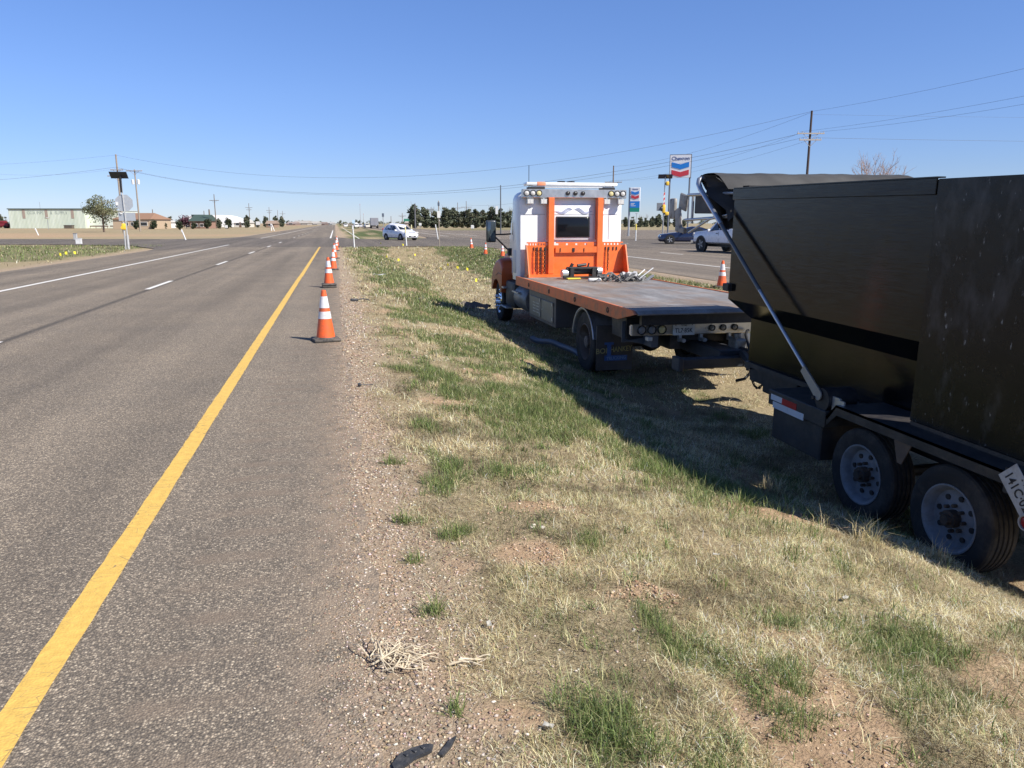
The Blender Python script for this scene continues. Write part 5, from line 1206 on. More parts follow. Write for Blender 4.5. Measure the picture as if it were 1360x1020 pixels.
# pickup heading away on the far carriageway
PW = M('white_pickup_paint', (.80, .81, .84), .28, var=.02, coat=.5)
def pick_extra(t, S):
    mb = MB(); mb.b(-2.78, -.92, -.78, .78, .86, 1.325); mb.build('cargo_bed_liner', TRIM, t, 0)
    for s in (-1, 1):
        mb = MB(); mb.b(-2.87, -2.80, s * .82 - .1, s * .82 + .1, .92, 1.28, .02); mb.build('tail_light', REDL, t, 20)
        mb = MB(); mb.b(2.72, 2.82, s * .74 - .14, s * .74 + .14, .88, 1.08, .03); mb.build('headlight', LENS, t, 20)
    mb = MB(); mb.b(-3.0, -2.80, -.92, .92, .48, .68, .03); mb.b(2.72, 2.92, -.95, .95, .45, .68, .04); mb.build('bumper', CHROME, t, 30)
    mb = MB(); mb.b(-2.80, -2.77, -.86, .86, .70, 1.32, .01); mb.build('tailgate', PW, t, 20)
    mb = MB(); mb.b(-2.2, 2.2, -.5, .5, .30, .55); mb.build('underbody', TRIM, t, 0)
st = [(2.78, .52, .86, .95, .84, .74), (2.62, .48, .98, 1.14, .94, .84), (1.5, .46, 1.10, 1.22, .97, .84), (1.28, .46, 1.14, 1.26, .97, .82), (.62, .46, 1.17, 1.82, .97, .70), (.3, .46, 1.18, 1.90, .97, .69), (-.62, .46, 1.20, 1.90, .97, .69), (-.86, .46, 1.22, 1.80, .97, .70), (-.90, .46, 1.22, 1.335, .97, .93), (-2.80, .50, 1.22, 1.335, .96, .92)]
win = dict(side=[(.98, .18, .56, .18), (.12, -.74, .12, -.70)], front=(1.25, .58), back=(-.66, -.885), mirror=.92, doors=(.14, -.78), dh=1, rim=M('pickup_rim', (.34, .35, .37), .4, .6))
car('pickup_truck', 'white crew cab pickup driving away on the far carriageway beside the trailer', 'pickup', PW, 5.6, 1.96, st, (1.82, -1.80), .43, win, (22.15, 40.75, .0), R(98), extra=pick_extra)
NV = M('navy_sedan_paint', (.012, .018, .05), .22, coat=.8, var=.05)
st = [(2.35, .28, .48, .58, .66, .52), (2.2, .20, .60, .76, .84, .70), (1.3, .19, .74, .88, .90, .78), (.85, .19, .80, .93, .91, .76), (.05, .19, .84, 1.30, .91, .60), (-.3, .19, .86, 1.38, .91, .58), (-.9, .19, .88, 1.34, .92, .58), (-1.75, .2, .92, 1.04, .92, .72), (-2.2, .26, .88, .99, .86, .74), (-2.38, .36, .7, .84, .78, .70)]
win = dict(side=[(.50, -.42, .02, -.42), (-.48, -1.25, -.48, -1.0)], front=(.83, .0), back=(-.98, -1.70), mirror=.5, doors=(-.45,), rim=M('bright_alloy', (.66, .66, .68), .3, .6))
def sed_extra(t, S):
    for s in (-1, 1):
        mb = MB(); mb.box((2.16, s * .64, .62), (.2, .3, .10), None, .03); mb.build('headlight', LENS, t, 20)
        mb = MB(); mb.box((-2.28, s * .6, .80), (.12, .36, .12), None, .02); mb.build('tail_light', REDL, t, 20)
x, y = spot(914, 63)
car('sports_coupe', 'dark navy low coupe half hidden behind the white pickup', 'car', NV, 4.76, 1.84, st, (1.45, -1.40), .345, win, (x, y, .0), PI - .12 - PS, extra=sed_extra)
# far traffic
x, y = spot(497.5, 255)
t = thing('box_trailer_truck', (x, y, 0), 'grey rear of a distant box truck on the horizon behind the hatchback', 'truck', rz=-.02)
mb = MB(); mb.b(-1.25, 1.25, 0, 9, .95, 3.35, .03); mb.build('cargo_box', M('box_truck_grey', (.30, .30, .32), .5, .3), t, 0)
mb = MB()
for s in (-1, 1):
    for yy in (.8, 2.0, 10.5): mb.cyl((s * 1.22, yy, .5), (s * .8, yy, .5), .5, 16)
mb.b(-1.2, 1.2, -.05, .1, .5, .65); mb.build('wheel_set', RUBBER, t, 35)
mb = MB(); mb.b(-1.2, 1.2, 9.4, 11.6, .7, 2.9, .1, 2); mb.build('tractor_cab', P_WH, t, 30)
mb = MB(); mb.b(-.02, .02, -.03, .0, 1.0, 3.3); mb.build('door_bar', P_GY, t, 0)
for i, (u, D, c_, lab) in enumerate(((459, 330, P_WH, 'tiny white car far down the road, leftmost near the horizon'), (473, 300, P_WH, 'tiny white van far down the road between two white dots'), (478, 310, M('far_silver', (.5, .5, .52), .4), 'tiny silver car far down the road just left of the box truck'), (487, 280, M('far_beige', (.6, .57, .5), .5), 'small beige pickup right beside the distant box truck'))):
    x, y = spot(u, D); st = [(2.1, .3, .7, .8, .75, .6), (1.2, .2, .85, .95, .85, .7), (.4, .2, .9, 1.45, .85, .62), (-1.3, .2, .92, 1.5 + .4 * (i == 1), .85, .62), (-1.9, .25, .9, 1.0 + .8 * (i == 1), .82, .66), (-2.15, .35, .7, .85, .75, .62)]
    win = dict(side=[(.7, -1.2, .35, -1.15)], front=(1.15, .45), back=(-1.32, -1.85), mirror=.7)
    car('distant_car', lab, 'car', c_, 4.2, 1.7, st, (1.3, -1.3), .32, win, (x, y, 0), -PI / 2 + .05 * i, 'cars far down the road')

# ================================================================== litter on the verge
def lie(x, y, dz=0.0): return (x, y, float(gz(x, y)) + dz)
rg = random.Random(21)
mb = MB()
for k in range(46):                                    # dead root clump
    a = rg.uniform(-1.2, 2.6); x0, y0, z0 = rg.uniform(-.10, .04), rg.uniform(-.07, .07), rg.uniform(.004, .03); pts = []
    ln = rg.uniform(.10, .24); n = 7
    for q in range(n):
        pts.append((x0, y0, max(.006, z0 + .035 * math.sin(PI * q / (n - 1)) * rg.uniform(.4, 1.1)))); x0 += math.cos(a) * ln / n; y0 += math.sin(a) * ln / n; a += rg.uniform(-.5, .5)
    r0 = rg.uniform(.0018, .0048); mb.tube(pts, [r0 * (1 - .75 * q / (n - 1)) for q in range(n)], 6)
o = mb.build('dead_root', M('bleached_root', (.62, .53, .38), .8, var=.25, vs=30, dirt=(.3, .22, .14), da=.6, ds=20), None, 60, lie(.15, 2.66, .004)); tag(o, 'bleached tangled root clump lying on the gravel shoulder', 'root')
mb = MB()
for k in range(6):
    a = -.1 + rg.uniform(-.4, .5); x0, y0 = rg.uniform(-.05, .0), rg.uniform(-.02, .02); pts = []
    for q in range(6): pts.append((x0, y0, .008 + .012 * math.sin(q * .8 + k))); x0 += math.cos(a) * .025; y0 += math.sin(a) * .025; a += rg.uniform(-.4, .4)
    mb.tube(pts, [.005, .005, .004, .004, .003, .002], 6)
o = mb.build('dry_twig', M('bleached_root', (.62, .53, .38), .8), None, 60, lie(.385, 2.63, .004)); tag(o, 'short bundle of dry twigs just right of the bleached root clump', 'twig')
mb = MB(); P_ = [(-.09, -.03), (-.055, .015), (.0, .035), (.06, .04), (.085, .028), (.07, .0), (.0, -.02), (-.05, -.055), (-.085, -.06)]
mb.prism(P_, 'z', .0, .012)
for k in range(3): mb.box((-.03 + .035 * k, .0 + .01 * k, .014), (.012, .02, .006), (0, 0, .5), .002)
o = mb.build('tyre_scrap', M('scrap_rubber', (.03, .032, .036), .55, dirt=(.12, .11, .10), da=.5, ds=30, bump=.3, bs=80), None, 30, lie(.165, 2.13, .004)); o.rotation_euler = (.05, .0, .1); o.scale = (.8, .8, 1); tag(o, 'flat black piece of torn tyre rubber at the bottom of the photo', 'tyre scrap')
mb = MB(); mb.prism([(-.012, -.05), (.0, .03), (.012, .05), (.014, .0), (.004, -.05)], 'z', 0, .01); o = mb.build('tyre_scrap', M('scrap_rubber', (.03, .032, .036), .55), None, 0, lie(.275, 2.16, .003)); o.rotation_euler = (0, 0, -.5); tag(o, 'thin black rubber sliver right of the flat tyre scrap', 'tyre scrap')
mb = MB(); mb.box((0, 0, .03), (.16, .10, .05), (0, 0, .3), .015, 2); mb.tube([(.05, 0, .04), (.2, .05, .05), (.32, .03, .02)], .014, 6); o = mb.build('rubber_debris', M('scrap_rubber', (.03, .032, .036), .55), None, 40, lie(.33, 16.9, .0)); tag(o, 'small black scrap on the shoulder beyond the nearest cone', 'debris')
mb = MB(); mb.box((0, 0, .02), (.03, .05, .03), (0, 0, .3), .008); mb.tube([(.01, 0, .02), (.14, .03, .012)], .005, 5); o = mb.build('rubber_debris', M('scrap_rubber', (.03, .032, .036), .55), None, 40, lie(.17, 7.85, .0)); tag(o, 'tiny black scrap with a thin tail in the near gravel', 'debris')
mb = MB(); mb.grid([[(-.22 + .07 * i, -.06 + .06 * j, .05 + .02 * math.sin(i * 1.3 + j)) for j in range(3)] for i in range(7)]); mb.solidify(.004); o = mb.build('paper_scrap', P_WH, None, 40, lie(1.35, 25.6, .05)); o.rotation_euler = (0, 0, -.5); tag(o, 'crumpled white paper strip lying on the far verge', 'litter')
# bumper strip by the truck's rear wheel
pts = []
A_, B_ = Vector((3.62, 14.35)), Vector((4.05, 12.25))
mb = MB(); rows = []
for k in range(15):
    f = k / 14; p = A_.lerp(B_, f) + Vector((-.22, 0)) * math.sin(PI * f) * -.6; z = float(gz(p.x, p.y)) + .10 + .07 * math.sin(PI * f)
    rows.append([(p.x + dx, p.y, z + dz) for dx, dz in ((.0, -.035), (-.02, -.015), (-.026, .012), (-.012, .036), (.03, .045))])
mb.grid(rows); mb.solidify(.012); o = mb.build('bumper_strip', M('grey_bumper', (.12, .125, .135), .5, dirt=(.05, .10, .20), da=.6, ds=1.2, dt=.48), None, 50); tag(o, 'bent grey bumper strip lying in the grass by the rear wheel of the tow truck', 'bumper')
mb = MB(); rows = []
for i in range(11):
    f = i / 10; rows.append([(-.55 + 1.1 * f + .04 * math.sin(j * 2 + i), -.14 + .07 * j, .03 + .14 * math.sin(PI * j / 4) * (math.sin(PI * min(1, f * .8 + .1))) + .03 * math.sin(i * 1.9 + j)) for j in range(5)])
mb.grid(rows); mb.solidify(.012); o = mb.build('torn_panel', M('torn_liner', (.16, .135, .11), .7, var=.4, dirt=(.03, .03, .03), da=.6), None, 50, lie(3.55, 20.9, .02)); o.rotation_euler = (0, 0, -.45); tag(o, 'torn dark wheel liner on the grass ahead of the tow truck front wheel', 'debris')
for i, (x, y, lab) in enumerate(((1.95, 3.58, 'white crumpled scrap on the verge below the trailer wheels'), (2.35, 3.02, 'small pale bone coloured scrap in the grass at right'), (.55, 2.88, 'white chalky scrap between the grass tufts near the root'), (.62, 2.2, 'grey white scrap in front of the tall grass tuft'))):
    mb = MB(); mb.grid([[(-.018 + .009 * a, -.009 + .006 * c, .012 + rg.uniform(0, .010)) for c in range(4)] for a in range(5)]); mb.solidify(.003); o = mb.build('paper_scrap', M('scrap_white', (.40, .38, .33), .85, var=.3, vs=30), None, 50, lie(x, y, .01)); o.rotation_euler = (0, 0, -.5 + i); tag(o, lab, 'litter')
for i, (x, y, r) in enumerate(((1.02, 3.98, .013), (1.06, 3.93, .015), (1.00, 3.92, .011))):
    mb = MB(); bmesh.ops.create_icosphere(mb.bm, subdivisions=2, radius=r); mb.jitter(r * .16); o = mb.build('pale_stone', M('pale_stone', (.55, .50, .42), .85, bump=.3), None, 50, lie(x, y, r * .4)); o.scale = (1.2, .9, .7); tag(o, 'pale egg sized stone in the trio beside the bare soil patch', 'stone', 'stones beside the bare soil')
# ================================================================== trees
M_LEAF_D = tone_mat('evergreen_leaf', .7, .15)
BARK = M('bark', (.14, .10, .075), .9, var=.3, bump=.5, bs=20)
def crown_mesh(name, h, w_, n, leaf, pal, z0, shape='oval', seed=1, clumps=16, open_=0.0):
    """many small leaf faces gathered in clumps through the volume of the crown"""
    r = np.random.default_rng(seed)
    cs = []
    while len(cs) < clumps:
        p = r.uniform(-1, 1, 3); d = math.sqrt(p[0] ** 2 + p[1] ** 2)
        t = (p[2] + 1) / 2
        lim = {'oval': math.sqrt(max(0, 1 - (p[2]) ** 2)) * (1 - .25 * t), 'cone': (1 - t) ** .7 * 1.0 + .12, 'wide': math.sqrt(max(0, 1 - p[2] ** 2 * .9))}[shape]
        if d <= lim: cs.append((p[0] * w_ / 2 * .82, p[1] * w_ / 2 * .82, z0 + t * (h - z0) * .94, r.uniform(.10, .22) * w_ * (.9 if shape == 'wide' else 1)))
    cs = np.array(cs); k = r.integers(0, len(cs), n)
    d = r.normal(0, 1, (n, 3)); d /= np.linalg.norm(d, axis=1)[:, None]
    rad = r.uniform(.35, 1.0, n) ** .5
    P = cs[k, :3] + d * (cs[k, 3] * rad)[:, None] * np.array([1, 1, .9])
    P[:, 2] = np.maximum(P[:, 2], z0 * .6)
    a = r.normal(0, 1, (n, 3)); a /= np.linalg.norm(a, axis=1)[:, None]; b2 = np.cross(a, d + r.normal(0, .6, (n, 3))); b2 /= np.linalg.norm(b2, axis=1)[:, None] + 1e-9
    s = leaf * r.uniform(.5, 1.4, (n, 1))
    V = np.stack([P - a * s * .5, P + b2 * s * .35, P + a * s * .6, P - b2 * s * .35], 1).reshape(-1, 3)
    Q = np.arange(n * 4).reshape(n, 4)
    pal = np.array(pal); ct = pal[r.integers(0, len(pal), len(cs))][k] * (1 + r.normal(0, .16, (n, 1)))
    C = np.repeat(np.concatenate([np.clip(ct, .004, 1), np.ones((n, 1))], 1)[:, None], 4, 1).reshape(-1, 4)
    return V, Q, C
def trunk_mesh(h, r0, limbs, seed, spread=.5, bare=False, low=.35):
    rg = random.Random(seed); mb = MB()
    mb.tube([(0, 0, -.2), (rg.uniform(-.05, .05) * h * .2, 0, h * .35), (rg.uniform(-.1, .1) * h * .3, rg.uniform(-.1, .1) * h * .3, h * .8)], [r0, r0 * .75, r0 * .25], 8)
    def limb(p, d, ln, r, lev):
        pts = [p]; 
        for q in range(4):
            d = (d + Vector((rg.uniform(-.25, .25), rg.uniform(-.25, .25), rg.uniform(-.05, .25)))).normalized(); p = p + d * ln / 4; pts.append(p)
        mb.tube(pts, [r, r * .8, r * .6, r * .42, r * .25], 5)
        if lev > 0:
            for q in range(3 if bare else 2): limb(pts[rg.choice((2, 3, 4))], (d + Vector((rg.uniform(-.9, .9), rg.uniform(-.9, .9), rg.uniform(-.1, .5)))).normalized(), ln * .62, r * .5, lev - 1)
    for k in range(limbs):
        a = 6.283 * k / limbs + rg.uniform(-.4, .4); z = h * rg.uniform(low, .65)
        limb(Vector((0, 0, z)), Vector((math.cos(a) * spread, math.sin(a) * spread, .8)).normalized(), h * .40, r0 * .5, 3 if bare else 1)
    return mb
PAL_EV = [(.10, .118, .075), (.13, .142, .09), (.165, .168, .11), (.08, .096, .065)]  # evergreen tones lightened: distance haze is put into the leaf colour
PAL_JU = [(.05, .065, .035), (.075, .085, .045), (.035, .048, .028)]
PAL_OL = [(.17, .18, .09), (.21, .21, .12), (.13, .145, .075), (.26, .24, .15)]
PAL_PU = [(.12, .05, .075), (.15, .07, .09), (.09, .04, .055)]
PROTO = {}
def proto(kind):
    if kind in PROTO: return PROTO[kind]
    fam, i = kind[:-1], int(kind[-1])
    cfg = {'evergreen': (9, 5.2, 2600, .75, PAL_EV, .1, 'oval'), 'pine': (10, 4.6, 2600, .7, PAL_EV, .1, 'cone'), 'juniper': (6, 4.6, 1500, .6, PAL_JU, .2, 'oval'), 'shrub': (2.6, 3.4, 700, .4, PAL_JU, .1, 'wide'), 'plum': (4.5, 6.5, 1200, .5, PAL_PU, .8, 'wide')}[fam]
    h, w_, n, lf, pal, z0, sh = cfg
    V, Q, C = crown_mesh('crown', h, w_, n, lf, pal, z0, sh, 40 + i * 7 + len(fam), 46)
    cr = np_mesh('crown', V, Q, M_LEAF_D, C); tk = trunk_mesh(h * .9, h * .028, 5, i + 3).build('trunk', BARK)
    PROTO[kind] = (cr.data, tk.data); bpy.data.objects.remove(cr); bpy.data.objects.remove(tk); return PROTO[kind]
def tree(name, kind, u, D, v_top, label, group, wide=1.0, vb=None):
    cm, tm = proto(kind); fam = kind[:-1]; h0 = {'evergreen': 9, 'pine': 10, 'juniper': 6, 'shrub': 2.6, 'plum': 4.5}[fam]
    x, y = spot(u, D); s = high(v_top, D) / h0
    t = thing(name, (x, y, 0), label, 'tree' if fam != 'shrub' else 'shrub', group, rz=(u * 37 % 63) / 10); t.scale = (s * wide, s * wide, s)
    for nm, d in (('trunk', tm), ('crown', cm)):
        o = bpy.data.objects.new(nm, d); COL.objects.link(o); o.parent = t
    return t
# row of evergreens beyond the crossing, left of the tow truck
rowR = [(550, 271, 'e', 'leftmost dark evergreen of the row beyond the crossing, beside a thick pole'), (564, 274, 'e', 'second evergreen from the left in the row beyond the crossing'), (578, 273, 'p', 'pointed evergreen just behind the median sign'), (593, 275, 'e', 'evergreen in the row just right of the median sign'), (603, 275, 'e', 'broad evergreen between the median sign and the double armed poles'), (613, 279, 'e', 'low evergreen under the left double armed pole'), (621, 277, 'e', 'evergreen right behind the double armed power poles'), (631, 277, 'e', 'evergreen just right of the double armed power poles'), (643, 277, 'e', 'evergreen in the gap between double armed poles and the lamp pole'), (654, 274, 'e', 'broad evergreen above the small orange cones'), (664, 276, 'e', 'evergreen directly behind the slim dark lamp pole'), (676, 273, 'p', 'tallest pointed evergreen left of the tow truck cab'), (686, 278, 'e', 'evergreen half hidden behind the tow truck cab')]
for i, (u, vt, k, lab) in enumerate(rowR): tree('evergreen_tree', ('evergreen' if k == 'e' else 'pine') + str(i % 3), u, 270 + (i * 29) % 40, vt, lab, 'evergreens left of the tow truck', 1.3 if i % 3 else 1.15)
rowR2 = [(831, 288, 'e', 'evergreen directly right of the tow truck cab'), (840, 286, 'p', 'pointed evergreen behind the price sign leg'), (850, 284, 'p', 'pointed evergreen just right of the price sign'), (858, 285, 'p', 'evergreen midway between the price sign and the beacon pole'), (866, 287, 'e', 'low evergreen left of the beacon pole'), (874, 283, 'e', 'broad evergreen behind the beacon pole'), (886, 283, 'e', 'broad evergreen right of the beacon pole'), (897, 289, 'e', 'evergreen low beside the big sign leg'), (908, 290, 'e', 'evergreen right of the big sign legs')]
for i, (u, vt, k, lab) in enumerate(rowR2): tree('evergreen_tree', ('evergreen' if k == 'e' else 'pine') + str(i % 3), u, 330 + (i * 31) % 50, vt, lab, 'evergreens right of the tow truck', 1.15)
rowL = [(204, 'juniper', 291, 225, 'dark juniper at the right end of the tan house'), (181, 'juniper', 291, 218, 'dark juniper before the left window of the tan house'), (216, 'evergreen', 286, 300, 'evergreen rising behind the white shed'), (226, 'evergreen', 287, 290, 'broad evergreen right of the white shed'), (237.5, 'juniper', 291.5, 200, 'round olive tree standing alone in the dry field'), (247, 'plum', 287, 260, 'purple leaved blossoming plum tree left of the dark roofed shop'), (257, 'juniper', 294, 230, 'small juniper before the dark roofed shop'), (276, 'juniper', 289, 240, 'dense juniper left of the leaning power pole'), (291, 'evergreen', 289, 245, 'dark evergreen right of the second power pole'), (303, 'juniper', 289, 245, 'dark rounded evergreen below the white dome'), (328, 'evergreen', 285, 300, 'big dark evergreen at the third power pole'), (342, 'evergreen', 288, 310, 'evergreen behind the small white board'), (353, 'evergreen', 287, 330, 'evergreen behind the brown hut'), (366, 'evergreen', 286, 340, 'evergreen right of the brown hut'), (374.5, 'evergreen', 286, 345, 'rightmost evergreen of the left group by the last poles'), (0, 'evergreen', 284, 300, 'dark trees at the left edge of the photo'), (8, 'pine', 286, 310, 'pointed evergreen left of the pale green building')]
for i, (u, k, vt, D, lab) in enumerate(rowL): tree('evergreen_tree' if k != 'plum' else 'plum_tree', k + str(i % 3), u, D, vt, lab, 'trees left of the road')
for i, (u, vt, lab) in enumerate(((211, 296.5, 'low round shrub before the white shed'), (218, 296, 'olive shrub at the corner of the white shed'))): tree('shrub', 'shrub' + str(i), u, 235, vt, lab, 'shrubs by the white shed', .8)
# loose tree left of the stop sign
x, y = spot(137, 150); h = high(261, 150)
t = thing('olive_green_tree', (x, y, 0), 'loose olive green tree with forked trunk before the pale building', 'tree')
V, Q, C = crown_mesh('crown', h, 6.6, 4200, .24, PAL_OL, h * .28, 'wide', 5, 60); o = np_mesh('crown', V, Q, M_LEAF_D, C); o.parent = t
o = trunk_mesh(h * .95, .20, 6, 12, .9, False, .22).build('trunk', BARK, t)
# bare tree behind the trailer
x, y = spot(1157, 130); h = high(225, 130)
t = thing('bare_tree', (x, y, 0), 'leafless pinkish tree top showing above the trailer', 'tree'); o = trunk_mesh(h * .93, .26, 16, 4, .62, True, .42).build('trunk', M('bare_branch', (.38, .28, .24), .85), t)
# far wooded horizon
r = np.random.default_rng(3); L = []
for k in range(420):
    u = r.uniform(-60, 1500); D = r.uniform(900, 2300)
    if 400 < u < 450 and r.random() < .7: continue
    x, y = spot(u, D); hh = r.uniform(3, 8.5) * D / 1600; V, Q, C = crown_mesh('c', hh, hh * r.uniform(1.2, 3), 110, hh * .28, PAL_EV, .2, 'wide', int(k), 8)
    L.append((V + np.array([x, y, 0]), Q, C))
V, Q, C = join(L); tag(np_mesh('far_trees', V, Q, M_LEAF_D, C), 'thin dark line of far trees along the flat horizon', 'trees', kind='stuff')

# ================================================================== power poles and lines
WOOD = M('pole_wood', (.17, .125, .095), .85, var=.2); WOODG = M('pole_wood_grey', (.30, .25, .20), .85, var=.2); ARMW = M('crossarm_pale', (.42, .38, .34), .8)
CER = M('insulator', (.45, .45, .46), .3)
def pole(u, D, vt, label, arms=(), cans=0, mat=None, r0=.16, armlen=2.6, face=0.0, group='wooden power poles', armat=None):
    x, y = spot(u, D); H_ = high(vt, D); t = thing('power_pole', (x, y, 0), label, 'power pole', group, rz=face - PS)
    mb = MB(); mb.tube([(0, 0, 0), (0, 0, H_)], [r0, r0 * .68], 10); mb.build('shaft', mat or WOOD, t)
    for i, (dz, ln) in enumerate(arms):
        z = H_ - dz; mb = MB(); mb.b(-ln / 2, ln / 2, -.26, -.14, z - .07, z + .07); mb.tube([(-ln * .28, -.2, z - .05), (0, -.12, z - .75)], .03, 5); mb.tube([(ln * .28, -.2, z - .05), (0, -.12, z - .75)], .03, 5); a = mb.build('crossarm', armat or mat or WOOD, t, 0)
        mb = MB()
        for f in (-.47, -.3, .3, .47): mb.cyl((ln * f, -.2, z + .07), (ln * f, -.2, z + .26), .05, 8, .03)
        mb.build('insulator', CER, a)
    for c in range(cans):
        mb = MB(); mb.lathe([(.001, H_ - 2.9), (.24, H_ - 2.85), (.26, H_ - 2.0), (.001, H_ - 1.9)], ((-.55, .55)[c] if cans == 2 else .4, 0, 0), 'z', 14); mb.build('transformer', P_WH, t, 35)
    return t, H_
PA = pole(163, 137, 205, 'weathered grey two armed pole directly behind the stop sign, tallest at left', ((2.6, 2.2), (3.6, 3.4)), 0, WOODG, .19)
PBt = pole(185.5, 158, 225, 'power pole with two white transformer cans right of the stop sign', ((.3, 3.2),), 2, WOODG, .17)
PR = pole(1067, 92, 147, 'tall dark power pole with pale double crossarm above the trailer', ((2.5, 3.1), (3.2, 2.5)), 0, M('pole_creosote', (.075, .05, .04), .85), .17, armat=ARMW)
PC = pole(813, 168, 220, 'power pole showing above the tow truck light bar', ((3.4, 3.6),), 0, WOOD, .18)
pole(287, 250, 258, 'single armed power pole above the dark junipers at left', ((1.9, 3.0),), 0)
pole(332, 375, 270, 'smaller double armed pole right of the white dome', ((2.0, 3.4), (3.0, 2.6)), 0)
pole(358.5, 470, 275, 'distant double armed pole above the brown hut', ((2.0, 3.6), (3.2, 2.6)), 0)
pole(369.5, 520, 279, 'bare distant pole between two armed poles', (), 0)
pole(376, 560, 280, 'rightmost distant armed pole left of the road', ((2.0, 4.2),), 0)
pole(204, 240, 278, 'thin bare pole behind the tan house roof', (), 0)
pole(279, 260, 278, 'thick dark pole beside the dark roofed shop', (), 0, None, .3)
pole(272, 265, 280, 'slim dark pole left of the thick shop pole', (), 0)
pole(585.5 - 34, 250, 270.5, 'thick bare pole at the left end of the evergreen row', (), 0, M('pole_grey_dark', (.12, .12, .13), .7), .28)
pole(548, 280, 277, 'slim pole left of the thick bare pole', (), 0)
pole(573, 300, 275, 'armed pole between second and third evergreen', ((.8, 2.6),), 0)
pole(608, 360, 269, 'left one of the twin double armed poles beyond the evergreens', ((2.4, 4.6),), 0)
pole(619.5, 345, 267, 'right one of the twin double armed poles beyond the evergreens', ((2.6, 4.4), (4.6, 5.2)), 0)
pole(534.5, 330, 283, 'small armed pole behind the hatchback roof', ((1.2, 3.0),), 0)
pole(519.5, 360, 287, 'tiny bare pole left of the hatchback roof', (), 0)
x, y = spot(665, 112)
t = thing('lamp_pole', (x, y, 0), 'slim dark lamp pole with small white plate left of the mirror', 'pole'); mb = MB(); mb.tube([(0, 0, 0), (0, 0, high(246, 112))], [.10, .07], 8); mb.build('shaft', M('lamp_pole_dark', (.10, .11, .12), .6), t); mb = MB(); mb.b(-.75, -.4, -.05, .0, 2.9, 4.0); mb.build('sign_plate', M('plate_pale', (.55, .56, .56), .5), t, 0)
x, y = spot(509, 170); t = thing('beacon_post', (x, y, 0), 'dark beacon post on the verge left of the hatchback', 'beacon'); mb = MB(); mb.tube([(0, 0, 0), (0, 0, high(284, 170))], .07, 8); mb.build('shaft', P_GY, t); mb = MB(); mb.b(-.22, .22, -.2, .2, 3.0, 3.75, .05); mb.build('lamp_head', M('beacon_dark', (.10, .12, .16), .5), t, 20)
x, y = spot(469.5, 160); t = thing('route_sign', (x, y, 0), 'small pale blue sign above the white post by the far road', 'road sign'); mb = MB(); mb.tube([(0, 0, 0), (0, 0, 2.3)], .05, 6); mb.build('pole', P_GY, t); mb = MB(); mb.b(-.28, .28, -.06, -.04, 1.6, 2.3); mb.build('sign_plate', M('sign_pale_blue', (.45, .58, .72), .4), t, 0)
for i, (u, vt, lab) in enumerate(((479, 272, 'tallest thin radio mast on the horizon'), (483, 285, 'short radio mast on the horizon left of the box truck'))):
    x, y = spot(u, 1500); t = thing('radio_mast', (x, y, 0), lab, 'mast', 'radio masts'); mb = MB(); mb.tube([(0, 0, 0), (0, 0, high(vt, 1500))], [.7, .35], 6); mb.build('lattice', M('mast_grey', (.35, .36, .38), .7), t); mb = MB(); mb.cyl((0, 0, high(vt, 1500) - 3), (0, 0, high(vt, 1500) + 2), .3, 6); mb.build('beacon', REDL, t)
WIRE = M('wire_dark', (.10, .10, .11), .6)
def wire(a, b2, sg, label, r=.02):
    a, b2 = Vector(a), Vector(b2); mb = MB(); mb.tube([a.lerp(b2, t) - Vector((0, 0, sg * 4 * t * (1 - t))) for t in np.linspace(0, 1, 22)], r, 5)
    tag(mb.build('power_line', WIRE, None, 60), label, 'power line', 'overhead wires')
def pt(u, D, v, du=0.0):
    x, y = spot(u, D); return (x, y, high(v, D))
wire(pt(163, 137, 206), pt(1067, 92, 148), 5.4, 'topmost wire crossing the road between the two tall poles', 0.0133)
wire(pt(161, 137, 222), pt(1060, 92, 176), 5.6, 'lower wire crossing the road between the two tall poles', 0.0172)
wire(pt(166, 137, 224), pt(1078, 92, 178), 5.6, 'lowest wire crossing the road from the grey pole arm', 0.0133)
nx_, ny_ = cam_xy(46.0, 22.0)
wire(pt(1067, 92, 148), (nx_, ny_, high(148, 92) + .2), 1.0, 'single wire rising to the upper right edge of the photo', 0.0101)
wire(pt(1054, 92, 175), (nx_ - 1.2, ny_, high(175, 92) + .1), 1.0, 'upper wire of the pair rising to the right from the pale crossarm', 0.0094)
wire(pt(1080, 92, 175), (nx_ + .6, ny_, high(175, 92) - .1), 1.15, 'lower wire of the pair rising to the right from the pale crossarm', 0.0094)
wire(pt(1067, 92, 149), pt(813, 168, 221), 1.2, 'wire from the dark pole top down to the pole above the tow truck', 0.0125)
wire(pt(1056, 92, 176), pt(809, 168, 240), 1.2, 'upper arm wire between the dark pole and the pole above the tow truck', 0.0109)
wire(pt(1078, 92, 182), pt(817, 168, 240), 1.2, 'lower arm wire between the dark pole and the pole above the tow truck', 0.0109)
e1 = cam_xy(150, 92)
wire(pt(1067, 92, 152), (e1[0], e1[1], high(152, 92)), .5, 'level wire running right from below the dark pole top', 0.0078)
wire(pt(1074, 92, 183), (e1[0], e1[1], high(182, 92)), .6, 'level wire running right from the lower crossarm', 0.0125)
w1 = cam_xy(-170, 150)
wire(pt(161, 137, 222), (w1[0], w1[1], high(214, 150)), 3.5, 'lower wire leaving the grey pole toward the left edge', 0.0172)
wire(pt(163, 137, 206), (w1[0], w1[1], high(190, 150)), 3.0, 'upper wire leaving the grey pole toward the left edge', 0.0101)
w2 = cam_xy(-90, 100)
wire(pt(161, 137, 224), (w2[0], w2[1], high(180, 100)), 2.6, 'slanting wire climbing from the grey pole to the left edge', 0.0094)
wire(pt(619, 345, 272), pt(813, 168, 240), 2.0, 'faint wire from the twin poles toward the tow truck cab', .02)
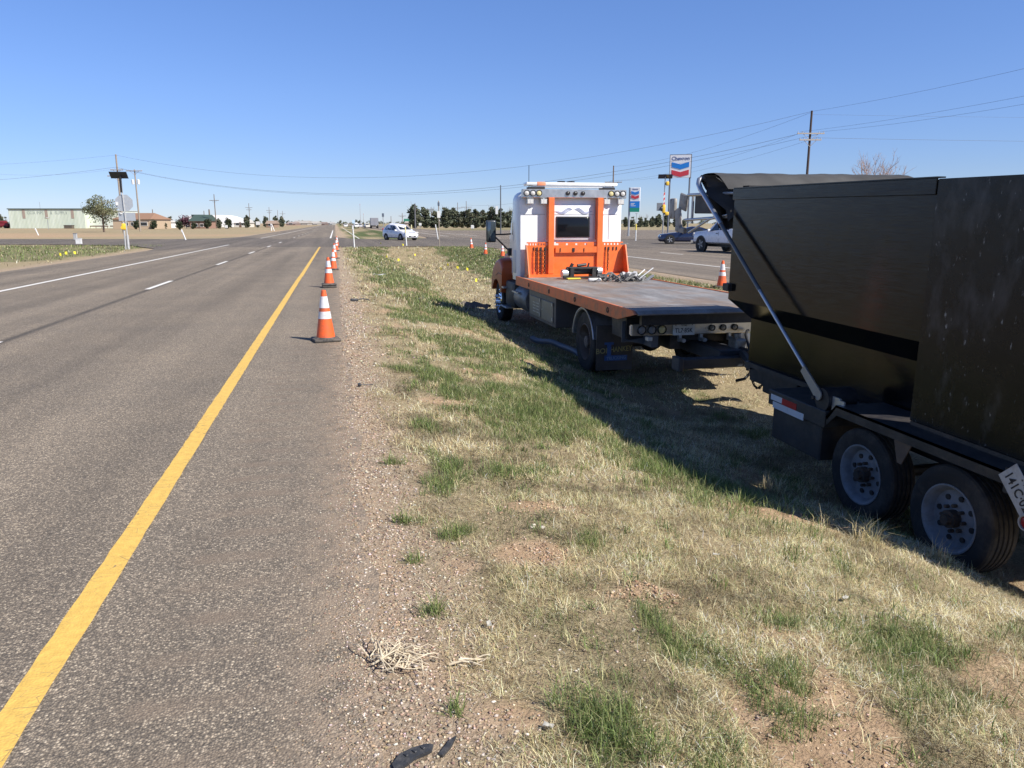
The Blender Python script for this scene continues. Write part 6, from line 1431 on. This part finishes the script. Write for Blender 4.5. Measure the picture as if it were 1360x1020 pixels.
# ================================================================== buildings
def wx(u, D): return spot(u, D)
def gable(name, u0, u1, D, v_eave, v_ridge, label, wall, roof, depth=10, hip=False, windows=(), door=None, cat='building'):
    xa, ya = spot(u0, D); xb, yb = spot(u1, D); W_ = math.hypot(xb - xa, yb - ya)
    t = thing(name, ((xa + xb) / 2, (ya + yb) / 2, 0), label, cat, None, rz=-PS)
    he, hr = high(v_eave, D), high(v_ridge, D); h = W_ / 2
    mb = MB(); mb.b(-h, h, 0, depth, 0, he); mb.build('wall', wall, t, 0)
    o = .35; mb = MB(); ins = h * .35 if hip else 0
    a = [(-h - o, -o, he - .05), (h + o, -o, he - .05), (h + o, depth + o, he - .05), (-h - o, depth + o, he - .05)]; r1, r2 = (-h - o + ins, depth / 2, hr), (h + o - ins, depth / 2, hr)
    V = [mb.bm.verts.new(p) for p in a + [r1, r2]]
    for f in ((0, 1, 5, 4), (2, 3, 4, 5), (1, 2, 5), (3, 0, 4), (0, 3, 2, 1)): mb.bm.faces.new([V[i] for i in f])
    mb.build('roof', roof, t, 0)
    for (f, w_, z0, z1) in windows:
        mb = MB(); mb.b(-h + f * W_ - w_ / 2, -h + f * W_ + w_ / 2, -.06, -.003, z0, z1); q = mb.build('window', P_WH, t, 0); mb = MB(); mb.b(-h + f * W_ - w_ / 2 + .1, -h + f * W_ + w_ / 2 - .1, -.08, -.062, z0 + .1, z1 - .1); mb.build('pane', GLV, q, 0)
    if door: mb = MB(); mb.b(-h + door * W_ - .5, -h + door * W_ + .5, -.05, -.003, 0, 2.1); mb.build('door', M('door_brown', (.15, .09, .06), .6), t, 0)
    return t, W_, he
# pale green metal building with faded lettering
D = 255
METAL, nt, b = nodes('pale_green_metal')
tc = nd(nt, 'ShaderNodeTexCoord').outputs['Object']; sx = nd(nt, 'ShaderNodeSeparateXYZ', {'Vector': tc})
wv = nd(nt, 'ShaderNodeMath', {0: nd(nt, 'ShaderNodeMath', {0: sx.outputs[0], 1: 14.0}, operation='MULTIPLY').outputs[0]}, operation='SINE')
n1 = nd(nt, 'ShaderNodeTexNoise', {'Vector': nd(nt, 'ShaderNodeMapping', {'Vector': tc, 'Scale': (1, 1, .15)}).outputs[0], 'Scale': .8, 'Detail': 6.0})
nt.links.new(ramp(nt, n1.outputs[0], [(.3, (.52, .58, .46)), (.7, (.66, .71, .60))]), b.inputs['Base Color']); b.inputs['Roughness'].default_value = .55
bp = nd(nt, 'ShaderNodeBump', {'Height': wv.outputs[0], 'Strength': .5, 'Distance': .03}); nt.links.new(bp.outputs[0], b.inputs['Normal'])
xa, ya = spot(13, D); xb, yb = spot(113, D); W_ = math.hypot(xb - xa, yb - ya); H_ = high(278, D)
t = thing('pipe_supply_building', ((xa + xb) / 2, (ya + yb) / 2, 0), 'long pale green metal building with faded pipe supply lettering', 'building', rz=-PS)
h = W_ / 2
mb = MB(); mb.b(-h, h, 0, 14, 0, H_); mb.build('wall', METAL, t, 0)
mb = MB(); mb.b(-h - .25, h + .25, -.25, 14.2, H_, H_ + .28); mb.build('roof', M('roof_dark_green', (.05, .07, .06), .5), t, 0)
for f in (.20, .50, .845):
    mb = MB(); mb.b(-h + f * W_ - .45, -h + f * W_ + .45, -.05, -.003, H_ - 2.9, H_ - .15); mb.build('translucent_panel', M('panel_brown', (.36, .28, .23), .6), t, 0)
mb = MB()
for f, s_ in ((.30, 'COX'), (.42, 'PIPE'), (.565, '&'), (.70, 'SUPPLY')): mb.text(s_, 1.3, face_mtx((-h + f * W_, -.012, H_ - 1.15), (1, 0, 0), (0, 0, 1)), .01, .02, .95)
mb.build('lettering', M('faded_grey_paint', (.34, .38, .34), .7), t, 0)
mb = MB(); mb.b(h * .5, h * .5 + 2.6, -1.6, -.2, 0, .9, .05); mb.b(h * .5 - .1, h * .5 + 2.7, -1.7, -.1, .9, 1.05); mb.build('loading_bench', M('bench_brown', (.12, .10, .08), .8), t, 0)
mb = MB(); mb.tube([(-h + W_ * .33, 4, H_), (-h + W_ * .33, 4, H_ + 2.4)], .05, 6); mb.build('antenna', P_GY, t)
xc, yc = spot(113.5, D); xd, yd = spot(158, D); W2 = math.hypot(xd - xc, yd - yc); H2 = high(279, D)
t = thing('pale_annex', ((xc + xd) / 2, (ya + yd) / 2, 0), 'cream annex building joined right of the pale green building, behind the loose tree', 'building', rz=-PS)
mb = MB(); mb.b(-W2 / 2, W2 / 2, .6, 12, 0, H2 - .2); mb.build('wall', M('annex_cream', (.68, .72, .62), .6), t, 0); mb = MB(); mb.b(-W2 / 2, W2 / 2 + .2, .4, 12.2, H2 - .2, H2); mb.build('roof', M('roof_pale', (.55, .56, .52), .5), t, 0)
mb = MB(); mb.b(-W2 / 2 + 1, -W2 / 2 + 7, -1.0, -.9, .5, .9); mb.b(-W2 / 2 + 7.6, W2 / 2 - .5, -1.0, -.9, .5, .9); 
for k in range(6): mb.b(-W2 / 2 + 1 + 1.9 * k, -W2 / 2 + 1.15 + 1.9 * k, -1.0, -.9, 0, .5)
mb.build('rail_fence', WOOD, t, 0)
x, y = spot(63.5, 200); t = thing('yard_lamp', (x, y, 0), 'pole with white dish in front of the pale green building', 'lamp', rz=-PS); mb = MB(); mb.tube([(0, 0, 0), (0, 0, 2.6)], .06, 6); mb.build('shaft', P_GY, t); mb = MB(); mb.lathe([(.001, 2.7), (.5, 2.85), (.62, 3.05), (.001, 3.1)], (0, 0, 0), 'z', 14); mb.build('dish', P_WH, t)
x, y = spot(2, 260); t = thing('parked_red_truck', (x, y, 0), 'dark red vehicle parked at the left edge beside the pale green building', 'truck', rz=-PS); mb = MB(); mb.b(-3, 2.5, -.9, .9, .5, 1.6, .1, 2); mb.b(-.5, 1.6, -.85, .85, 1.6, 2.4, .2, 2); mb.build('body', M('dark_red_paint', (.20, .02, .03), .4), t, 30)
mb = MB()
for k in (-2, 1.6): mb.cyl((k, -.95, .45), (k, .95, .45), .45, 14)
mb.build('wheel_set', RUBBER, t, 30)
TAN = M('brick_tan', (.46, .35, .24), .8); BRNR = M('roof_brown', (.26, .15, .095), .85, var=.15)
gable('tan_brick_house', 150, 199, 225, 291, 282.5, 'tan brick house with brown hipped roof right of the stop sign', TAN, BRNR, 14, True, [(.34, 1.6, .9, 2.0), (.52, .8, .9, 2.0), (.84, 2.0, .9, 2.0)], None, 'house')
gable('white_shed', 203, 214, 262, 292, 291, 'low white shed between dark junipers', M('shed_white', (.74, .72, .68), .7), M('shed_roof', (.60, .58, .55), .6), 7)
gable('white_shed', 216, 223.5, 268, 295, 292.5, 'small white shed with pitched roof right of the low shed', M('shed_white', (.74, .72, .68), .7), M('shed_roof', (.60, .58, .55), .6), 6)
gable('dark_roof_shop', 252, 273, 250, 293.5, 285, 'low brick shop with dark green roof below the white domes', M('shop_brick', (.30, .18, .13), .8), M('shop_roof_green', (.055, .085, .07), .6), 10, False, [(.3, 2.2, .5, 1.5), (.75, 1.2, .5, 1.5)], .55)
x, y = spot(262.5, 256); t = thing('roof_tank_box', (x, y, 0), 'dark box standing above the low shop roof', 'tank', rz=-PS); mb = MB(); mb.b(-1.9, 1.9, 0, 2, 3.6, high(285, 256), .02); mb.build('box', M('box_dark_green', (.04, .05, .05), .5), t, 0); mb = MB(); mb.b(-1.7, 1.7, .1, 1.9, 0, 3.6); mb.build('stand', M('shop_brick', (.30, .18, .13), .8), t, 0)
def dome(u0, u1, D, vt, lab):
    xa, ya = spot(u0, D); xb, yb = spot(u1, D); w_ = math.hypot(xb - xa, yb - ya); t = thing('white_storage_building', ((xa + xb) / 2, (ya + yb) / 2, 0), lab, 'building', None, rz=-PS); h = high(vt, D)
    mb = MB(); pts = [(-w_ / 2, 0), (-w_ / 2, h * .55)] + [(-w_ / 2 + w_ * k / 10, h * .55 + h * .45 * math.sin(PI * k / 10) ** .7) for k in range(1, 10)] + [(w_ / 2, h * .55), (w_ / 2, 0)]; mb.prism(pts, 'y', 0, 16); mb.build('roof', M('dome_white', (.82, .82, .80), .5), t, 40); mb = MB(); mb.b(-w_ * .15, w_ * .15, -.06, -.003, 0, h * .5); mb.build('door', M('dome_door', (.5, .5, .5), .6), t, 0)
dome(246, 258, 330, 286.5, 'white rounded storage building left of the dark box'); dome(265, 309, 340, 285.5, 'wide white rounded roof building behind the power pole'); 
gable('cream_house', 310, 328, 330, 296, 291.5, 'cream house with pale roof right of the white dome', M('house_cream', (.62, .58, .50), .7), M('roof_cream', (.58, .56, .52), .7), 9, False, [(.3, 1.6, .8, 1.9), (.7, 1.6, .8, 1.9)], .5, 'house')
x, y = spot(342.5, 290); t = thing('white_board', (x, y, 0), 'blank white board on posts before the dark evergreens', 'sign', rz=-PS); mb = MB(); mb.b(-.75, .75, -.05, .05, 1.0, 2.3); mb.build('panel', P_WH, t, 0); mb = MB(); mb.b(-.6, -.5, .05, .12, 0, 2.2); mb.b(.5, .6, .05, .12, 0, 2.2); mb.build('leg', P_GY, t, 0)
gable('brown_hut', 353, 364, 300, 297, 293, 'small brown hut with wide roof beside the last evergreens', M('hut_brown', (.30, .20, .14), .8), M('hut_roof', (.30, .22, .17), .8), 6, False, [(.5, 1.4, .6, 1.6)], None, 'hut')
for i, (u0, u1, ve, vr, c_, lab) in enumerate(((380, 392, 297, 294.5, (.45, .33, .28), 'leftmost of the far roadside houses, reddish'), (389, 408, 296.5, 293, (.55, .50, .44), 'long pale roofed building far along the road'), (406, 421, 297, 294, (.60, .56, .50), 'cream building far along the road'), (419, 431, 297, 294.8, (.34, .24, .20), 'brown building far along the road'), (431, 441, 297, 295, (.62, .60, .57), 'white building at the far end of the road'))):
    gable('far_building', u0, u1, 620 + 40 * i, ve, vr, lab, M('far_wall_%d' % i, tuple(q * .6 for q in c_), .8), M('far_roof_%d' % i, tuple(min(1, c * .55 + .06) for c in c_), .8), 16, False, [(.5, 3, .5, 1.8)])
gable('station_hut', 538, 552, 350, 295.5, 293.5, 'tan low building left of the evergreen row', M('hut_tan', (.46, .38, .32), .8), M('hut_tan_roof', (.5, .44, .4), .8), 8)
x, y = spot(541, 300); t = thing('green_road_sign', (x, y, 0), 'small green guide sign above the low tan building', 'road sign', rz=-PS); mb = MB(); mb.b(-1.3, 1.3, -.03, .03, 2.3, 3.3); mb.build('panel', M('guide_green', (.05, .24, .16), .5), t, 0); mb = MB(); mb.tube([(-1, .05, 0), (-1, .05, 3.2)], .05, 6); mb.tube([(1, .05, 0), (1, .05, 3.2)], .05, 6); mb.build('leg', P_GY, t)
for i, (u, D, lab) in enumerate(((558, 250, 'white box on a stand below the second evergreen'), (627, 255, 'low white marker box under the twin poles'), (627.5, 210, 'small white post box on the grass strip beyond the crossing'), (300, 235, 'white cabinet at the foot of the junipers'))):
    x, y = spot(u, D); t = thing('roadside_box', (x, y, 0), lab, 'box', 'white roadside boxes', rz=-PS); mb = MB(); mb.b(-.4, .4, -.2, .2, .25 if i != 0 else .9, 1.05 if i != 0 else 1.7, .03); mb.build('cabinet', P_WH, t, 20); mb = MB(); mb.b(-.12, .12, -.1, .1, 0, .95 if i == 0 else .3); mb.build('foot', P_GY, t, 0)
# ================================================================== pieces that repeat on one part become parts of their own
def split_islands(o):
    bm = bmesh.new(); bm.from_mesh(o.data); bm.verts.ensure_lookup_table(); seen = set(); isl = []
    for v in bm.verts:
        if v.index in seen: continue
        st = [v]; cur = []; seen.add(v.index)
        while st:
            w_ = st.pop(); cur.append(w_.index)
            for e in w_.link_edges:
                q = e.other_vert(w_)
                if q.index not in seen: seen.add(q.index); st.append(q)
        isl.append(set(cur))
    bm.free()
    for k, s_ in enumerate(isl[1:], 1):
        b2 = bmesh.new(); b2.from_mesh(o.data); bmesh.ops.delete(b2, geom=[v for v in b2.verts if v.index not in s_], context='VERTS')
        me = bpy.data.meshes.new(o.name.split('.')[0]); b2.to_mesh(me); b2.free()
        for m_ in o.data.materials: me.materials.append(m_)
        c = bpy.data.objects.new(o.name.split('.')[0], me); COL.objects.link(c); c.parent = o.parent
    b2 = bmesh.new(); b2.from_mesh(o.data); bmesh.ops.delete(b2, geom=[v for v in b2.verts if v.index not in isl[0]], context='VERTS'); b2.to_mesh(o.data); b2.free()
for o in [o for o in bpy.data.objects if o.type == 'MESH' and o.parent and o.name.split('.')[0] in ('chain_slot', 'marker_ring', 'light_bar_foot', 'step', 'hinge', 'steel_bar', 'white_cloth', 'price_line', 'red_stripe', 'sticker', 'bumper', 'loading_bench', 'pivot_bracket')]:
    if o.data.users == 1: split_islands(o)
